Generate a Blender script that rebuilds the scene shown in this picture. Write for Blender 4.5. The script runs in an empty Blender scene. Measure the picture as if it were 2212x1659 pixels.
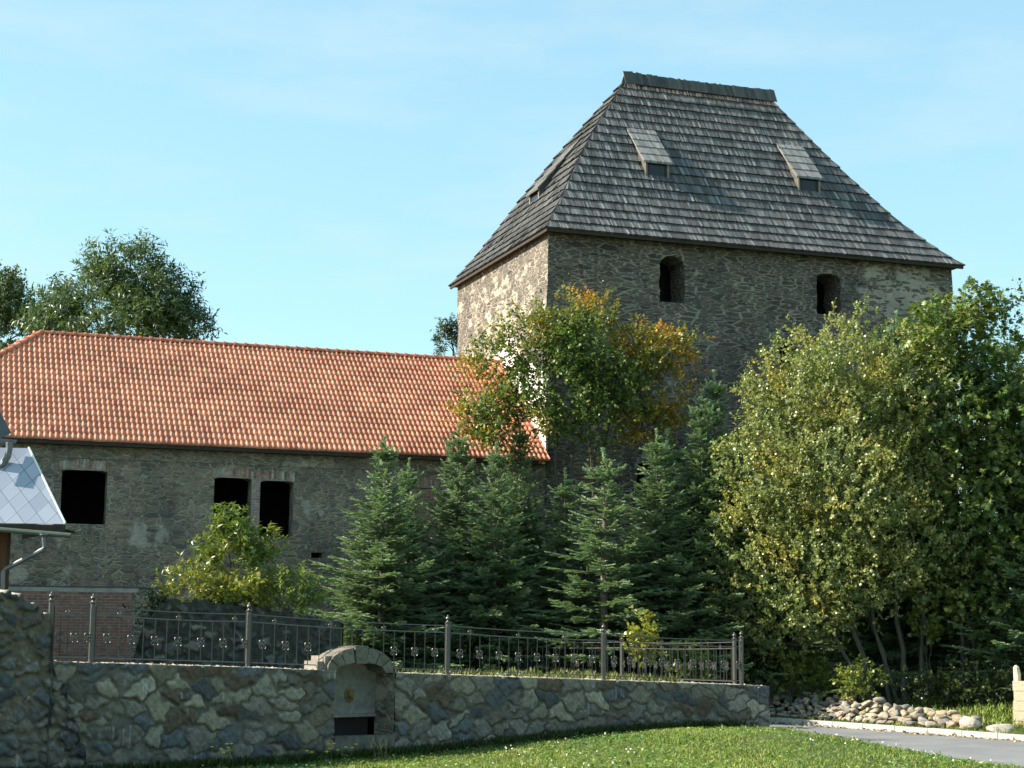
import bpy, bmesh, math, random
import numpy as np
from mathutils import Vector, Matrix
from mathutils.kdtree import KDTree
random.seed(7); RNG = np.random.default_rng(7)
R = math.radians
scene = bpy.context.scene
COL = scene.collection

# ------------------------------------------------------------------ camera
F_PX, PITCH, ROLL, CZ = 3640.0, math.atan((1342-829.5)/3640.0), R(.55), 1.65
fw = np.array([0, math.cos(PITCH), math.sin(PITCH)]); rt = np.array([1., 0, 0]); up = np.array([0, -math.sin(PITCH), math.cos(PITCH)])
cr = rt*math.cos(ROLL)+up*math.sin(ROLL); cu = -rt*math.sin(ROLL)+up*math.cos(ROLL)
cam_d = bpy.data.cameras.new('camera'); cam = bpy.data.objects.new('camera', cam_d); COL.objects.link(cam)
cam_d.sensor_width = 36; cam_d.lens = F_PX/2212*36; cam_d.clip_start = .1; cam_d.clip_end = 3000
M = Matrix.Identity(4)
for i in range(3):
    M[i][0], M[i][1], M[i][2] = cr[i], cu[i], -fw[i]
M[2][3] = CZ
cam.matrix_world = M
scene.camera = cam
def ray(px, py):
    return fw + cr*(px-1106)/F_PX + cu*(829.5-py)/F_PX
def at(px, py, Y):                       # point on a sight line at distance Y
    d = ray(px, py); return np.array([0, 0, CZ])+d*Y/d[1]
def onz(px, py, z):
    d = ray(px, py); return np.array([0, 0, CZ])+d*(z-CZ)/d[2]

# ------------------------------------------------------------------ light
SUN = Vector((-.828, -.018, .555)).normalized()
EL = math.asin(SUN.z); AZ = math.atan2(SUN.x, SUN.y)
w = bpy.data.worlds.new('World'); scene.world = w; w.use_nodes = True
nt = w.node_tree; nt.nodes.clear()
sky = nt.nodes.new('ShaderNodeTexSky'); sky.sky_type = 'NISHITA'; sky.sun_disc = False
sky.sun_elevation = EL; sky.sun_rotation = AZ; sky.altitude = 400; sky.air_density = 1.0; sky.dust_density = .6; sky.ozone_density = 1.2
bg = nt.nodes.new('ShaderNodeBackground'); bg.inputs[1].default_value = .125
wo = nt.nodes.new('ShaderNodeOutputWorld')
tn = nt.nodes.new('ShaderNodeMix'); tn.data_type = 'RGBA'; tn.blend_type = 'MULTIPLY'; tn.inputs[0].default_value = 1; tn.inputs[7].default_value = (.93, 1.04, .90, 1)
nt.links.new(sky.outputs[0], tn.inputs[6]); # thin high haze and faint wisps over the clear sky
tcw = nt.nodes.new('ShaderNodeTexCoord'); mpw = nt.nodes.new('ShaderNodeMapping'); mpw.inputs['Scale'].default_value = (2.2, 2.2, 9); mpw.inputs['Rotation'].default_value = (0, R(-9), 0)
nzw = nt.nodes.new('ShaderNodeTexNoise'); nzw.inputs['Scale'].default_value = 2.6; nzw.inputs['Detail'].default_value = 7; nzw.inputs['Roughness'].default_value = .58
rmw = nt.nodes.new('ShaderNodeMapRange'); rmw.inputs[1].default_value = .46; rmw.inputs[2].default_value = .80; rmw.inputs[3].default_value = 0; rmw.inputs[4].default_value = .55
hz = nt.nodes.new('ShaderNodeMix'); hz.data_type = 'RGBA'; hz.inputs[0].default_value = .55; hz.inputs[7].default_value = (1.42, 2.55, 3.05, 1)
ws = nt.nodes.new('ShaderNodeMix'); ws.data_type = 'RGBA'; ws.inputs[7].default_value = (2.5, 3.0, 3.2, 1)
nt.links.new(tcw.outputs['Generated'], mpw.inputs[0]); nt.links.new(mpw.outputs[0], nzw.inputs[0]); nt.links.new(nzw.outputs[0], rmw.inputs[0]); nt.links.new(rmw.outputs[0], ws.inputs[0])
nt.links.new(tn.outputs[2], hz.inputs[6]); nt.links.new(hz.outputs[2], ws.inputs[6]); nt.links.new(ws.outputs[2], bg.inputs[0]); nt.links.new(bg.outputs[0], wo.inputs[0])
sd = bpy.data.lights.new('sun', 'SUN'); sd.energy = 5.0; sd.angle = R(.5); sd.color = (1, .93, .80)
so = bpy.data.objects.new('sun', sd); COL.objects.link(so)
so.rotation_euler = SUN.to_track_quat('Z', 'Y').to_euler()
scene.view_settings.view_transform = 'Standard'; scene.view_settings.look = 'None'
scene.view_settings.exposure = 1.30; scene.view_settings.gamma = 1

# ------------------------------------------------------------------ helpers
def link(o, parent=None):
    COL.objects.link(o)
    if parent is not None: o.parent = parent
    return o
def tag(o, label=None, cat=None, group=None, kind=None):
    if label: o['label'] = label
    if cat: o['category'] = cat
    if group: o['group'] = group
    if kind: o['kind'] = kind
    return o
def empty(name, loc, label, cat, group=None, rz=0):
    o = bpy.data.objects.new(name, None); o.location = loc; o.rotation_euler = (0, 0, rz); o.empty_display_size = .2
    return tag(link(o), label, cat, group)
class MB:
    """collects geometry, builds ONE mesh object (world coordinates, or local to parent by 'org')"""
    def __init__(s): s.v = []; s.f = []; s.uv = []; s.m = []; s.c = []
    def face(s, pts, uv=None, m=0, c=None):
        b = len(s.v); s.v += [tuple(p) for p in pts]; s.f.append(tuple(range(b, b+len(pts))))
        s.uv += list(uv) if uv else [(p[0], p[2]) for p in pts]; s.m.append(m); s.c += [c or (1, 1, 1)]*len(pts)
    def box(s, o, ax, ay, az, m=0, c=None):      # o corner, three edge vectors
        o, ax, ay, az = map(Vector, (o, ax, ay, az))
        if ax.cross(ay).dot(az) < 0: o, ax = o+ax, -ax
        P = lambda i, j, k: o+ax*i+ay*j+az*k
        lx, ly, lz = ax.length, ay.length, az.length
        for q, (a, b2) in (((( 0,0,0),(0,1,0),(1,1,0),(1,0,0)), (ly, lx)), (((0,0,1),(1,0,1),(1,1,1),(0,1,1)), (lx, ly)),
                  (((0,0,0),(1,0,0),(1,0,1),(0,0,1)), (lx, lz)), (((1,1,0),(0,1,0),(0,1,1),(1,1,1)), (lx, lz)),
                  (((0,1,0),(0,0,0),(0,0,1),(0,1,1)), (ly, lz)), (((1,0,0),(1,1,0),(1,1,1),(1,0,1)), (ly, lz))):
            s.face([P(*t) for t in q], [(0, 0), (a, 0), (a, b2), (0, b2)], m, c)
    def cbox(s, c, hx, hy, hz, rz=0, m=0, col=None):
        ca, sa = math.cos(rz), math.sin(rz)
        ax = Vector((ca, sa, 0))*2*hx; ay = Vector((-sa, ca, 0))*2*hy; az = Vector((0, 0, 2*hz))
        s.box(Vector(c)-(ax+ay+az)/2, ax, ay, az, m, col)
    def tube(s, pts, rad, n=6, m=0, c=None, cap=True):
        pts = [Vector(p) for p in pts]; rings = []
        if not hasattr(rad, '__len__'): rad = [rad]*len(pts)
        a = None; L = 0
        for i, p in enumerate(pts):
            t = (pts[min(i+1, len(pts)-1)]-pts[max(i-1, 0)]).normalized()
            if a is None: a = t.orthogonal().normalized()
            a = (a-t*a.dot(t)).normalized(); b = t.cross(a)
            if i: L += (p-pts[i-1]).length
            rings.append((L, [p+(a*math.cos(2*math.pi*k/n)+b*math.sin(2*math.pi*k/n))*rad[i] for k in range(n)]))
        for (l0, r0), (l1, r1) in zip(rings, rings[1:]):
            for k in range(n):
                k2 = (k+1) % n; u0 = k*.1; u1 = (k+1)*.1
                s.face([r0[k], r0[k2], r1[k2], r1[k]], [(u0, l0), (u1, l0), (u1, l1), (u0, l1)], m, c)
        if cap:
            s.face(rings[0][1][::-1], None, m, c); s.face(rings[-1][1], None, m, c)
    def lathe(s, base, prof, n=10, m=0, c=None):
        base = Vector(base)
        rs = [[base+Vector((r*math.cos(2*math.pi*k/n), r*math.sin(2*math.pi*k/n), z)) for k in range(n)] for r, z in prof]
        for a, b in zip(rs, rs[1:]):
            for k in range(n): s.face([a[k], a[(k+1) % n], b[(k+1) % n], b[k]], None, m, c)
        s.face(rs[-1], None, m, c)
    def build(s, name, mats, parent=None, smooth=False, col=False, weld=False):
        me = bpy.data.meshes.new(name)
        off = Vector(parent.matrix_world.translation) if parent is not None else Vector((0, 0, 0))
        if parent is not None:
            q = parent; off = Vector((0, 0, 0))
            while q is not None: off += q.location; q = q.parent
        me.from_pydata([(x-off.x, y-off.y, z-off.z) for x, y, z in s.v], [], s.f)
        uvl = me.uv_layers.new(name='UVMap'); uvl.data.foreach_set('uv', np.array(s.uv, dtype=np.float32).ravel())
        mats = mats if isinstance(mats, (list, tuple)) else [mats]
        for mm in mats: me.materials.append(mm)
        me.polygons.foreach_set('material_index', s.m)
        if col:
            ca = me.color_attributes.new('Col', 'FLOAT_COLOR', 'POINT')
            a = np.ones((len(s.v), 4), np.float32); a[:, :3] = s.c; ca.data.foreach_set('color', a.ravel())
        if smooth: me.polygons.foreach_set('use_smooth', [True]*len(me.polygons))
        if weld:
            bm = bmesh.new(); bm.from_mesh(me); bmesh.ops.remove_doubles(bm, verts=bm.verts, dist=.0004); bm.to_mesh(me); bm.free()
        o = bpy.data.objects.new(name, me)
        return link(o, parent)
def np_mesh(name, V, Fc, mats, parent=None, col=None, smooth=False, uv=None, k=3):
    """fast mesh from arrays: V (n,3), Fc (m,k)"""
    me = bpy.data.meshes.new(name); V = np.asarray(V, np.float32); Fc = np.asarray(Fc, np.int32)
    me.vertices.add(len(V)); me.vertices.foreach_set('co', V.ravel())
    me.loops.add(Fc.size); me.loops.foreach_set('vertex_index', Fc.ravel())
    me.polygons.add(len(Fc)); me.polygons.foreach_set('loop_start', np.arange(0, Fc.size, k, dtype=np.int32))
    if smooth: me.polygons.foreach_set('use_smooth', np.ones(len(Fc), bool))
    me.update(calc_edges=True)
    if col is not None:
        ca = me.color_attributes.new('Col', 'FLOAT_COLOR', 'POINT')
        a = np.ones((len(V), 4), np.float32); a[:, :3] = col; ca.data.foreach_set('color', a.ravel())
    if uv is not None:
        l = me.uv_layers.new(name='UVMap'); l.data.foreach_set('uv', np.asarray(uv, np.float32)[Fc.ravel()].ravel())
    mats = mats if isinstance(mats, (list, tuple)) else [mats]
    for mm in mats: me.materials.append(mm)
    o = bpy.data.objects.new(name, me)
    return link(o, parent)

# ------------------------------------------------------------------ materials
class NT:
    def __init__(s, name, rough=.9, spec=.3):
        s.mat = bpy.data.materials.new(name); s.mat.use_nodes = True; s.t = s.mat.node_tree
        s.b = s.t.nodes['Principled BSDF']; s.b.inputs['Roughness'].default_value = rough
        s.b.inputs['Specular IOR Level'].default_value = spec
    def n(s, typ, ins=None, **kw):
        nd = s.t.nodes.new('ShaderNode'+typ)
        for k, v in kw.items(): setattr(nd, k, v)
        for k, v in (ins or {}).items():
            if hasattr(v, 'is_output'): s.t.links.new(v, nd.inputs[k])
            else: nd.inputs[k].default_value = v
        return nd
    def l(s, a, b): s.t.links.new(a, b)
    def base(s, x):
        if hasattr(x, 'is_output'): s.l(x, s.b.inputs['Base Color'])
        else: s.b.inputs['Base Color'].default_value = (*x[:3], 1)
    def math(s, op, a, b=0., clamp=False):
        nd = s.n('Math', {0: a, 1: b}, operation=op, use_clamp=clamp); return nd.outputs[0]
    def noise(s, vec, scale, detail=4, rough=.6, dist=0):
        return s.n('TexNoise', {'Vector': vec, 'Scale': scale, 'Detail': detail, 'Roughness': rough, 'Distortion': dist})
    def ramp(s, fac, stops, interp='LINEAR'):
        nd = s.n('ValToRGB', {0: fac}); cr_ = nd.color_ramp; cr_.interpolation = interp
        while len(cr_.elements) < len(stops): cr_.elements.new(.5)
        for e, (p, c) in zip(cr_.elements, stops):
            e.position = p; e.color = (*c, 1) if len(c) == 3 else c
        return nd.outputs[0]
    def mix(s, fac, a, b, blend='MIX'):
        nd = s.n('Mix', data_type='RGBA', blend_type=blend)
        for i, v in ((0, fac), (6, a), (7, b)):
            if hasattr(v, 'is_output'): s.l(v, nd.inputs[i])
            elif i == 0: nd.inputs[0].default_value = v
            else: nd.inputs[i].default_value = (*v[:3], 1)
        return nd.outputs[2]
    def bump(s, h, strength=.5, dist=.02):
        nd = s.n('Bump', {'Height': h, 'Strength': strength, 'Distance': dist}); s.l(nd.outputs[0], s.b.inputs['Normal'])
    def uv(s): return s.n('TexCoord').outputs['UV']
    def obj(s): return s.n('TexCoord').outputs['Object']
    def gen(s, sx, sy, sz, src=None):
        return s.n('Mapping', {'Vector': src or s.obj(), 'Scale': (sx, sy, sz)}).outputs[0]

def masonry(name, sx, sz, stones, mortar, mwidth=.10, plaster=None, patch=.62, warp=.25, bump=.8):
    """rubble masonry on UVs in metres: flat irregular stones of two sizes, uneven mortar, plaster remains"""
    t = NT(name); uv = t.uv()
    def off(vec, sc, ax, ay):
        n = t.noise(vec, sc, 3); d = t.n('VectorMath', {0: n.outputs[1], 1: (.5, .5, .5)}, operation='SUBTRACT').outputs[0]
        d = t.n('VectorMath', {0: d, 1: (ax, ay, 0)}, operation='MULTIPLY').outputs[0]
        return t.n('VectorMath', {0: vec, 1: d}, operation='ADD').outputs[0]
    p0 = off(off(uv, 1.7, warp, warp*.35), 16, .07, .035)
    def layer(k, o):
        p = t.n('Mapping', {'Vector': p0, 'Scale': (sx*k, sz*k, 1), 'Location': (o, o, 0)}).outputs[0]
        vo = t.n('TexVoronoi', {'Vector': p, 'Scale': 1.0}, voronoi_dimensions='2D', feature='F1')
        ve = t.n('TexVoronoi', {'Vector': p, 'Scale': 1.0}, voronoi_dimensions='2D', feature='DISTANCE_TO_EDGE')
        return vo.outputs['Color'], ve.outputs[0]
    c1, e1 = layer(.8, 0); c2, e2 = layer(1.45, 7.3)
    pick = t.n('MapRange', {0: t.noise(uv, 1.25, 4, .6).outputs[0], 1: .47, 2: .53, 3: 0., 4: 1.}).outputs[0]
    cc = t.mix(pick, c1, c2); ee = t.n('Mix', {0: pick, 2: e1, 3: e2}, data_type='FLOAT').outputs[0]
    sep = t.n('SeparateColor', {0: cc})
    st = t.ramp(sep.outputs[0], [(i/max(1, len(stones)-1), c) for i, c in enumerate(stones)])
    st = t.mix(1., st, t.ramp(t.noise(uv, 26, 5, .75).outputs[0], [(.28, (.62, .62, .63)), (.72, (1.34, 1.32, 1.28))]), 'MULTIPLY')
    big = t.noise(uv, .7, 4, .65).outputs[0]; fine = t.noise(uv, 9, 4, .7).outputs[0]
    wd = t.math('MULTIPLY', t.math('ADD', t.math('ADD', t.math('MULTIPLY', t.math('SUBTRACT', big, .28), 2.6), t.math('MULTIPLY', t.math('SUBTRACT', fine, .5), 2.2)), t.math('MULTIPLY', sep.outputs[1], .8)), mwidth)
    wd = t.math('MAXIMUM', wd, .02)
    mask = t.n('MapRange', {0: t.math('DIVIDE', ee, wd), 1: .35, 2: 1.15, 3: 0., 4: 1.}).outputs[0]
    mo = t.mix(fine, tuple(c*.55 for c in mortar), tuple(c*1.35 for c in mortar))
    # open joints where pointing has fallen out; their shade is painted in dark
    gap = t.n('MapRange', {0: t.noise(uv, 3.1, 4, .7).outputs[0], 1: .54, 2: .64, 3: 0., 4: .7}).outputs[0]
    mo = t.mix(gap, mo, (.045, .04, .036))
    col = t.mix(mask, mo, st)
    h = t.math('ADD', mask, t.math('MULTIPLY', t.noise(uv, 24, 4, .7).outputs[0], .7))
    if plaster:
        pn = t.noise(uv, .9, 7, .68, .2).outputs[0]
        pm = t.n('MapRange', {0: pn, 1: patch, 2: patch+.05, 3: 0., 4: 1.}).outputs[0]
        at_ = t.n('Attribute', attribute_name='Plaster')
        pa = t.math('ADD', at_.outputs['Fac'], t.math('MULTIPLY', t.math('SUBTRACT', t.noise(uv, 1.6, 7, .72).outputs[0], .5), 2.2))
        pa = t.n('MapRange', {0: pa, 1: .46, 2: .60, 3: 0., 4: .95}).outputs[0]
        keep = t.n('MapRange', {0: t.math('ADD', sep.outputs[2], t.math('MULTIPLY', ee, -.6)), 1: .16, 2: .22, 3: .1, 4: 1.}).outputs[0]
        pm = t.math('MAXIMUM', t.math('MULTIPLY', pm, .8), t.math('MULTIPLY', pa, keep))
        pc = t.mix(t.noise(uv, 4, 6, .75).outputs[0], tuple(c*.6 for c in plaster), tuple(c*1.25 for c in plaster))
        col = t.mix(pm, col, pc)
        h = t.math('ADD', t.math('MULTIPLY', h, t.math('SUBTRACT', 1., t.math('MULTIPLY', pm, .8))), pm)
    wz = t.ramp(t.noise(t.gen(1, .45, 1, uv), .8, 6, .7).outputs[0], [(.3, (.66, .645, .635)), (.7, (1.38, 1.30, 1.19))])
    col = t.mix(1., col, wz, 'MULTIPLY')
    t.base(col); t.bump(h, bump, .03)
    return t.mat
def brick(name, c1, c2, mo, bw=.26, rh=.08):
    t = NT(name); uv = t.uv()
    nz = t.noise(uv, 9, 2); wv = t.n('VectorMath', {0: nz.outputs[1], 1: (.02, .012, 0)}, operation='MULTIPLY').outputs[0]
    p = t.n('VectorMath', {0: uv, 1: wv}, operation='ADD').outputs[0]
    b = t.n('TexBrick', {'Vector': p, 'Color1': (*c1, 1), 'Color2': (*c2, 1), 'Mortar': (*mo, 1), 'Scale': 1., 'Mortar Size': .011, 'Brick Width': bw, 'Row Height': rh, 'Bias': -.1})
    v = t.ramp(t.noise(uv, 6, 6, .7).outputs[0], [(.3, (.55, .55, .58)), (.72, (1.3, 1.25, 1.25))])
    t.base(t.mix(1., b.outputs[0], v, 'MULTIPLY'))
    t.bump(t.math('ADD', t.math('SUBTRACT', 1., b.outputs[1]), t.math('MULTIPLY', t.noise(uv, 30, 3).outputs[0], .5)), .7, .012)
    return t.mat
def rough_mat(name, c, amt=.35, scale=6, rough=.85, bump=.3, spec=.3, metal=0., stretch=(1, 1, 1), dist=.01):
    t = NT(name, rough, spec); o = t.gen(*stretch)
    n1 = t.noise(o, scale, 6, .65).outputs[0]
    t.base(t.ramp(n1, [(.28, tuple(x*(1-amt) for x in c)), (.72, tuple(min(1, x*(1+amt)) for x in c))]))
    t.b.inputs['Metallic'].default_value = metal
    if bump: t.bump(t.noise(o, scale*4, 5, .7).outputs[0], bump, dist)
    return t.mat
def attr_mat(name, amt=.3, scale=20, rough=.9, bump=.4, spec=.25, stretch=(1, 1, 1), dist=.012):
    """colour of each stone / shingle / plank from its own attribute, with grain on top"""
    t = NT(name, rough, spec); o = t.gen(*stretch)
    a = t.n('Attribute', attribute_name='Col').outputs['Color']
    v = t.ramp(t.noise(o, scale, 6, .7).outputs[0], [(.28, (1-amt,)*3), (.72, (1+amt,)*3)])
    t.base(t.mix(1., a, v, 'MULTIPLY'))
    if bump: t.bump(t.noise(o, scale*2.2, 5, .7).outputs[0], bump, dist)
    return t.mat
def leaf_mat(name, rough=.42, trans=.32, spec=.45, tint=(1.25, 1.25, .55)):
    t = NT(name, rough, spec)
    a = t.n('Attribute', attribute_name='Col').outputs['Color']
    t.base(a)
    tr = t.n('BsdfTranslucent', {'Color': t.mix(1., a, tint, 'MULTIPLY')})
    mx = t.n('MixShader', {0: trans, 1: t.b.outputs[0], 2: tr.outputs[0]})
    t.l(mx.outputs[0], t.t.nodes['Material Output'].inputs[0]); return t.mat

MT = {}
MT['tower'] = masonry('tower_masonry', 2.35, 8.8, [(.075, .062, .054), (.12, .105, .09), (.05, .047, .05), (.16, .138, .112), (.09, .084, .082), (.15, .105, .08)], (.30, .27, .228), .13, (.40, .36, .30), .66)
MT['barn'] = masonry('barn_masonry', 3.5, 10.0, [(.15, .135, .12), (.24, .21, .17), (.11, .108, .105), (.29, .245, .19), (.20, .14, .105)], (.36, .325, .27), .13, (.46, .43, .385), .575)
MT['brick'] = brick('brick', (.33, .17, .125), (.25, .125, .095), (.33, .28, .24))
MT['brickpale'] = brick('pale_brick', (.36, .26, .21), (.26, .185, .15), (.38, .35, .31))
MT['tile'] = attr_mat('clay_tile', .14, 9, .62, .1, .35)
MT['tile_dark'] = rough_mat('clay_tile_plain', (.36, .12, .06), .2, 5)
MT['shingle'] = attr_mat('weathered_shingle', .35, 14, .8, .5, .3, (3, 3, 1), .006)
MT['darkwood'] = rough_mat('dark_wood', (.045, .033, .026), .4, 8)
MT['oldwood'] = rough_mat('grey_wood', (.22, .19, .16), .35, 9, .8, .4)
MT['glass'] = rough_mat('window_glass', (.015, .02, .028), .1, 2, .2, 0, .35)
MT['dark'] = rough_mat('dark_interior', (.035, .032, .03), .3, 3)  # near-black colour carries the shade inside the openings and the recess
MT['plasterwhite'] = rough_mat('white_plaster', (.72, .67, .58), .18, 2.2, .9, .3)
MT['stone'] = attr_mat('wall_stone', .48, 9, .88, .9, .3, (1, 1, 1), .03)
MT['sand_stone'] = rough_mat('cut_sandstone', (.33, .29, .23), .3, 7, .9, .5, dist=.012)
MT['render'] = rough_mat('niche_render', (.24, .235, .21), .3, 9, .9, .6, dist=.01)
MT['iron'] = rough_mat('forged_iron', (.085, .078, .072), .3, 25, .36, .15, .6, .35)
MT['bronze'] = rough_mat('old_brass', (.30, .21, .09), .4, 30, .45, .2, .5, .6)
MT['bark'] = rough_mat('bark', (.09, .08, .064), .5, 7, .95, .8, .2, 0, (3, 3, .7), .02)
MT['barkspruce'] = rough_mat('spruce_bark', (.17, .14, .12), .4, 9, .95, .6, .2)
MT['leaf'] = leaf_mat('leaf'); MT['leafgloss'] = leaf_mat('glossy_leaf', .36, .36, .5)
MT['needle'] = leaf_mat('needle', .5, .24, .35, (1.2, 1.25, .7))
MT['grassblade'] = leaf_mat('grass_blade', .5, .3, .35)
MT['petal'] = attr_mat('petal', .1, 5, .7, 0)
MT['zinc'] = rough_mat('galvanised_zinc', (.13, .14, .15), .2, 5, .45, .1, .5, .4)
MT['greenpaint'] = rough_mat('green_grey_paint', (.07, .09, .075), .2, 5, .5, .1)
MT['brownwood'] = rough_mat('brown_stained_wood', (.085, .04, .018), .35, 6, .7, .3, .3, 0, (6, 6, .6))
MT['newwood'] = rough_mat('fresh_sawn_wood', (.66, .52, .36), .22, 5, .75, .3, .3, 0, (1.2, 6, 6))
MT['greymetal'] = rough_mat('grey_sheet', (.085, .09, .097), .15, 4, .5, .05)
MT['concrete'] = rough_mat('kerb_concrete', (.42, .40, .36), .2, 9, .92, .3)
MT['strawleaf'] = attr_mat('dry_leaf', .2, 8, .8, 0)

def slate_mat():
    t = NT('metal_slates', .33, .6); uv = t.uv()
    s = t.n('SeparateXYZ', {0: uv}); P = .36
    lines = []; cells = []
    for sg in (1, -1):
        q = t.math('DIVIDE', t.math('ADD', t.math('MULTIPLY', s.outputs[0], .86), t.math('MULTIPLY', s.outputs[1], sg*.62)), P)
        fr = t.math('FRACT', q); cells.append(t.math('FLOOR', q))
        lines.append(t.math('MINIMUM', t.math('DIVIDE', fr, .10), 1.))
    ln = t.math('MINIMUM', lines[0], lines[1])
    wn = t.n('TexWhiteNoise', {'Vector': t.n('CombineXYZ', {0: cells[0], 1: cells[1]}).outputs[0]}, noise_dimensions='2D').outputs[0]
    c = t.mix(wn, (.24, .27, .34), (.33, .36, .43))
    t.base(t.mix(ln, (.10, .11, .13), c)); t.bump(t.math('ADD', t.math('ADD', t.math('FRACT', t.math('MULTIPLY', s.outputs[1], 2.2)), 0.), ln), .35, .02)
    return t.mat
MT['slates'] = slate_mat()
def asphalt():
    t = NT('asphalt', .9, .25); o = t.obj()
    c = t.ramp(t.noise(o, .8, 6, .6).outputs[0], [(.3, (.15, .15, .155)), (.7, (.21, .208, .205))])
    v = t.ramp(t.noise(o, 90, 2, .5).outputs[0], [(.3, (.7, .7, .7)), (.7, (1.3, 1.3, 1.3))])
    t.base(t.mix(1., c, v, 'MULTIPLY')); t.bump(t.noise(o, 110, 2).outputs[0], .4, .01); return t.mat
MT['asphalt'] = asphalt()
def soil():
    t = NT('grassy_soil', .95, .2); o = t.obj()
    c = t.ramp(t.noise(o, 1.2, 7, .7).outputs[0], [(.3, (.035, .055, .015)), (.55, (.06, .085, .02)), (.75, (.09, .08, .035))])
    t.base(c); t.bump(t.noise(o, 30, 4).outputs[0], .6, .03); return t.mat
MT['soil'] = soil()
MT['undersoil'] = rough_mat('leaf_litter', (.055, .048, .028), .5, 5, .95, .6)

# ------------------------------------------------------------------ ground
K0 = np.array([12.42, 37.77]); KD = np.array([-.607, .795]); KN = np.array([.795, .607])   # kerb line, its direction, the side beyond it
def kdist(x, y): return (x-K0[0])*KN[0]+(y-K0[1])*KN[1]
CTL = np.array([(0, 0, 0), (-20, 0, 0), (20, 0, -.1), (5.2, 30, -.24), (7.4, 28, -.57), (3.6, 33, -.46), (-.9, 31, -.90), (-3.5, 32, -1.02), (-8, 28.6, -1.05), (-14, 27, -1.0),
    (3.3, 22, -.28), (-5, 22, -.75), (1.2, 30, -.72), (6.6, 36, -.62), (5.6, 37.5, -.64), (9.6, 31, -.86), (10.5, 26, -.9), (12, 20, -.75), (5.5, 26, -.3), (2.2, 26, -.5), (-2, 27, -.82),
    (-30, 40, -1), (-6, 45, -1), (5, 44, -.9), (-30, 15, -.3), (30, 15, -.6), (6.9, 30, -.58), (7.3, 33, -.82), (7.4, 35.5, -.88), (8.4, 28, -.74), (14, 34, -1.05), (0, 34, -.86), (2.5, 36, -.68)], float)
def tps_fit(C):
    d = np.linalg.norm(C[:, None, :2]-C[None, :, :2], axis=2); K = np.where(d > 0, d*d*np.log(d+1e-9), 0)+np.eye(len(C))*.3
    P = np.c_[np.ones(len(C)), C[:, :2]]; A = np.block([[K, P], [P.T, np.zeros((3, 3))]])
    return np.linalg.solve(A, np.r_[C[:, 2], 0, 0, 0])
TW = tps_fit(CTL)
def lawn_z(x, y):
    x = np.asarray(x, float); y = np.asarray(y, float); z = TW[-3]+TW[-2]*x+TW[-1]*y
    for c, wt in zip(CTL, TW):
        d2 = (x-c[0])**2+(y-c[1])**2; z = z+wt*np.where(d2 > 0, .5*d2*np.log(d2+1e-9), 0)
    return z
def road_w(y): return np.interp(y, [26, 32, 38, 44], [7.8, 6.5, 5.1, 5.0])
def ground_z(x, y):
    x = np.asarray(x, float); y = np.asarray(y, float); k = kdist(x, y); wd = road_w(y)
    lz = np.clip(lawn_z(x, y), -1.3, .3)
    near = np.clip((25-np.hypot(x, y*.6))/10, 0, 1)*0
    beyond = -.97+.16*np.clip((k-.3)/.9, 0, 1)+np.clip((k-1.2)*.12, 0, 1.1)
    rd = -.96+np.clip((y-44)*.05, 0, .0)
    b1 = np.clip((-k-wd)/.5, 0, 1)            # 1 on the lawn side
    z = np.where(k > -.05, beyond, rd*(1-b1)+lz*b1)
    far = np.clip((np.hypot(x, y-30)-60)/60, 0, 1)
    return z*(1-far)+(-.5)*far
def grid_sheet(name, xs, ys, zf, mat, kind='structure'):
    X, Y = np.meshgrid(xs, ys); Z = zf(X, Y); n, m = len(xs), len(ys)
    V = np.c_[X.ravel(), Y.ravel(), Z.ravel()]
    i = (np.arange(m-1)[:, None]*n+np.arange(n-1)[None]).ravel()
    o = np_mesh(name, V, np.c_[i, i+1, i+n+1, i+n], mat, smooth=True, k=4)
    return tag(o, kind=kind)
xs = np.unique(np.concatenate([np.linspace(-900, -40, 10), np.linspace(-40, -12, 20), np.arange(-12, 22, .25), np.linspace(22, 60, 26), np.linspace(60, 900, 10)]))
ys = np.unique(np.concatenate([np.linspace(-60, 12, 24), np.arange(12, 56, .25), np.linspace(56, 90, 12), np.linspace(90, 1500, 12)]))
ground = grid_sheet('ground', xs, ys, ground_z, MT['soil'])

# road: a sheet between the kerb and the lawn edge
b = MB(); ts = np.arange(-26, 17, 1.)
def kp(t, off): q = K0+KD*t+KN*off; return q
pv = None
for t in ts:
    q0 = kp(t, -.04); wd = float(road_w(q0[1]))+.5; q1 = kp(t, -wd)
    cur = (q0, kp(t, -wd*.5), q1)
    if pv:
        for (a, bb), (c, d) in (((pv[0], pv[1]), (cur[0], cur[1])), ((pv[1], pv[2]), (cur[1], cur[2]))):
            b.face([(*bb, -.92), (*a, -.92), (*c, -.92), (*d, -.92)])
    pv = cur
tag(b.build('road', MT['asphalt']), kind='structure')
b = MB(); t = -24.
while t < 15:
    p = kp(t+.01, 0); L = .98
    b.box((*p, -1.0), (*(KD*L), 0), (*(KN*.15), 0), (0, 0, .215+random.uniform(-.006, .006)))
    t += 1.0
kerb = tag(b.build('kerb', MT['concrete']), kind='structure')
bv = kerb.modifiers.new('bevel', 'BEVEL'); bv.width = .018; bv.segments = 2

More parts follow.
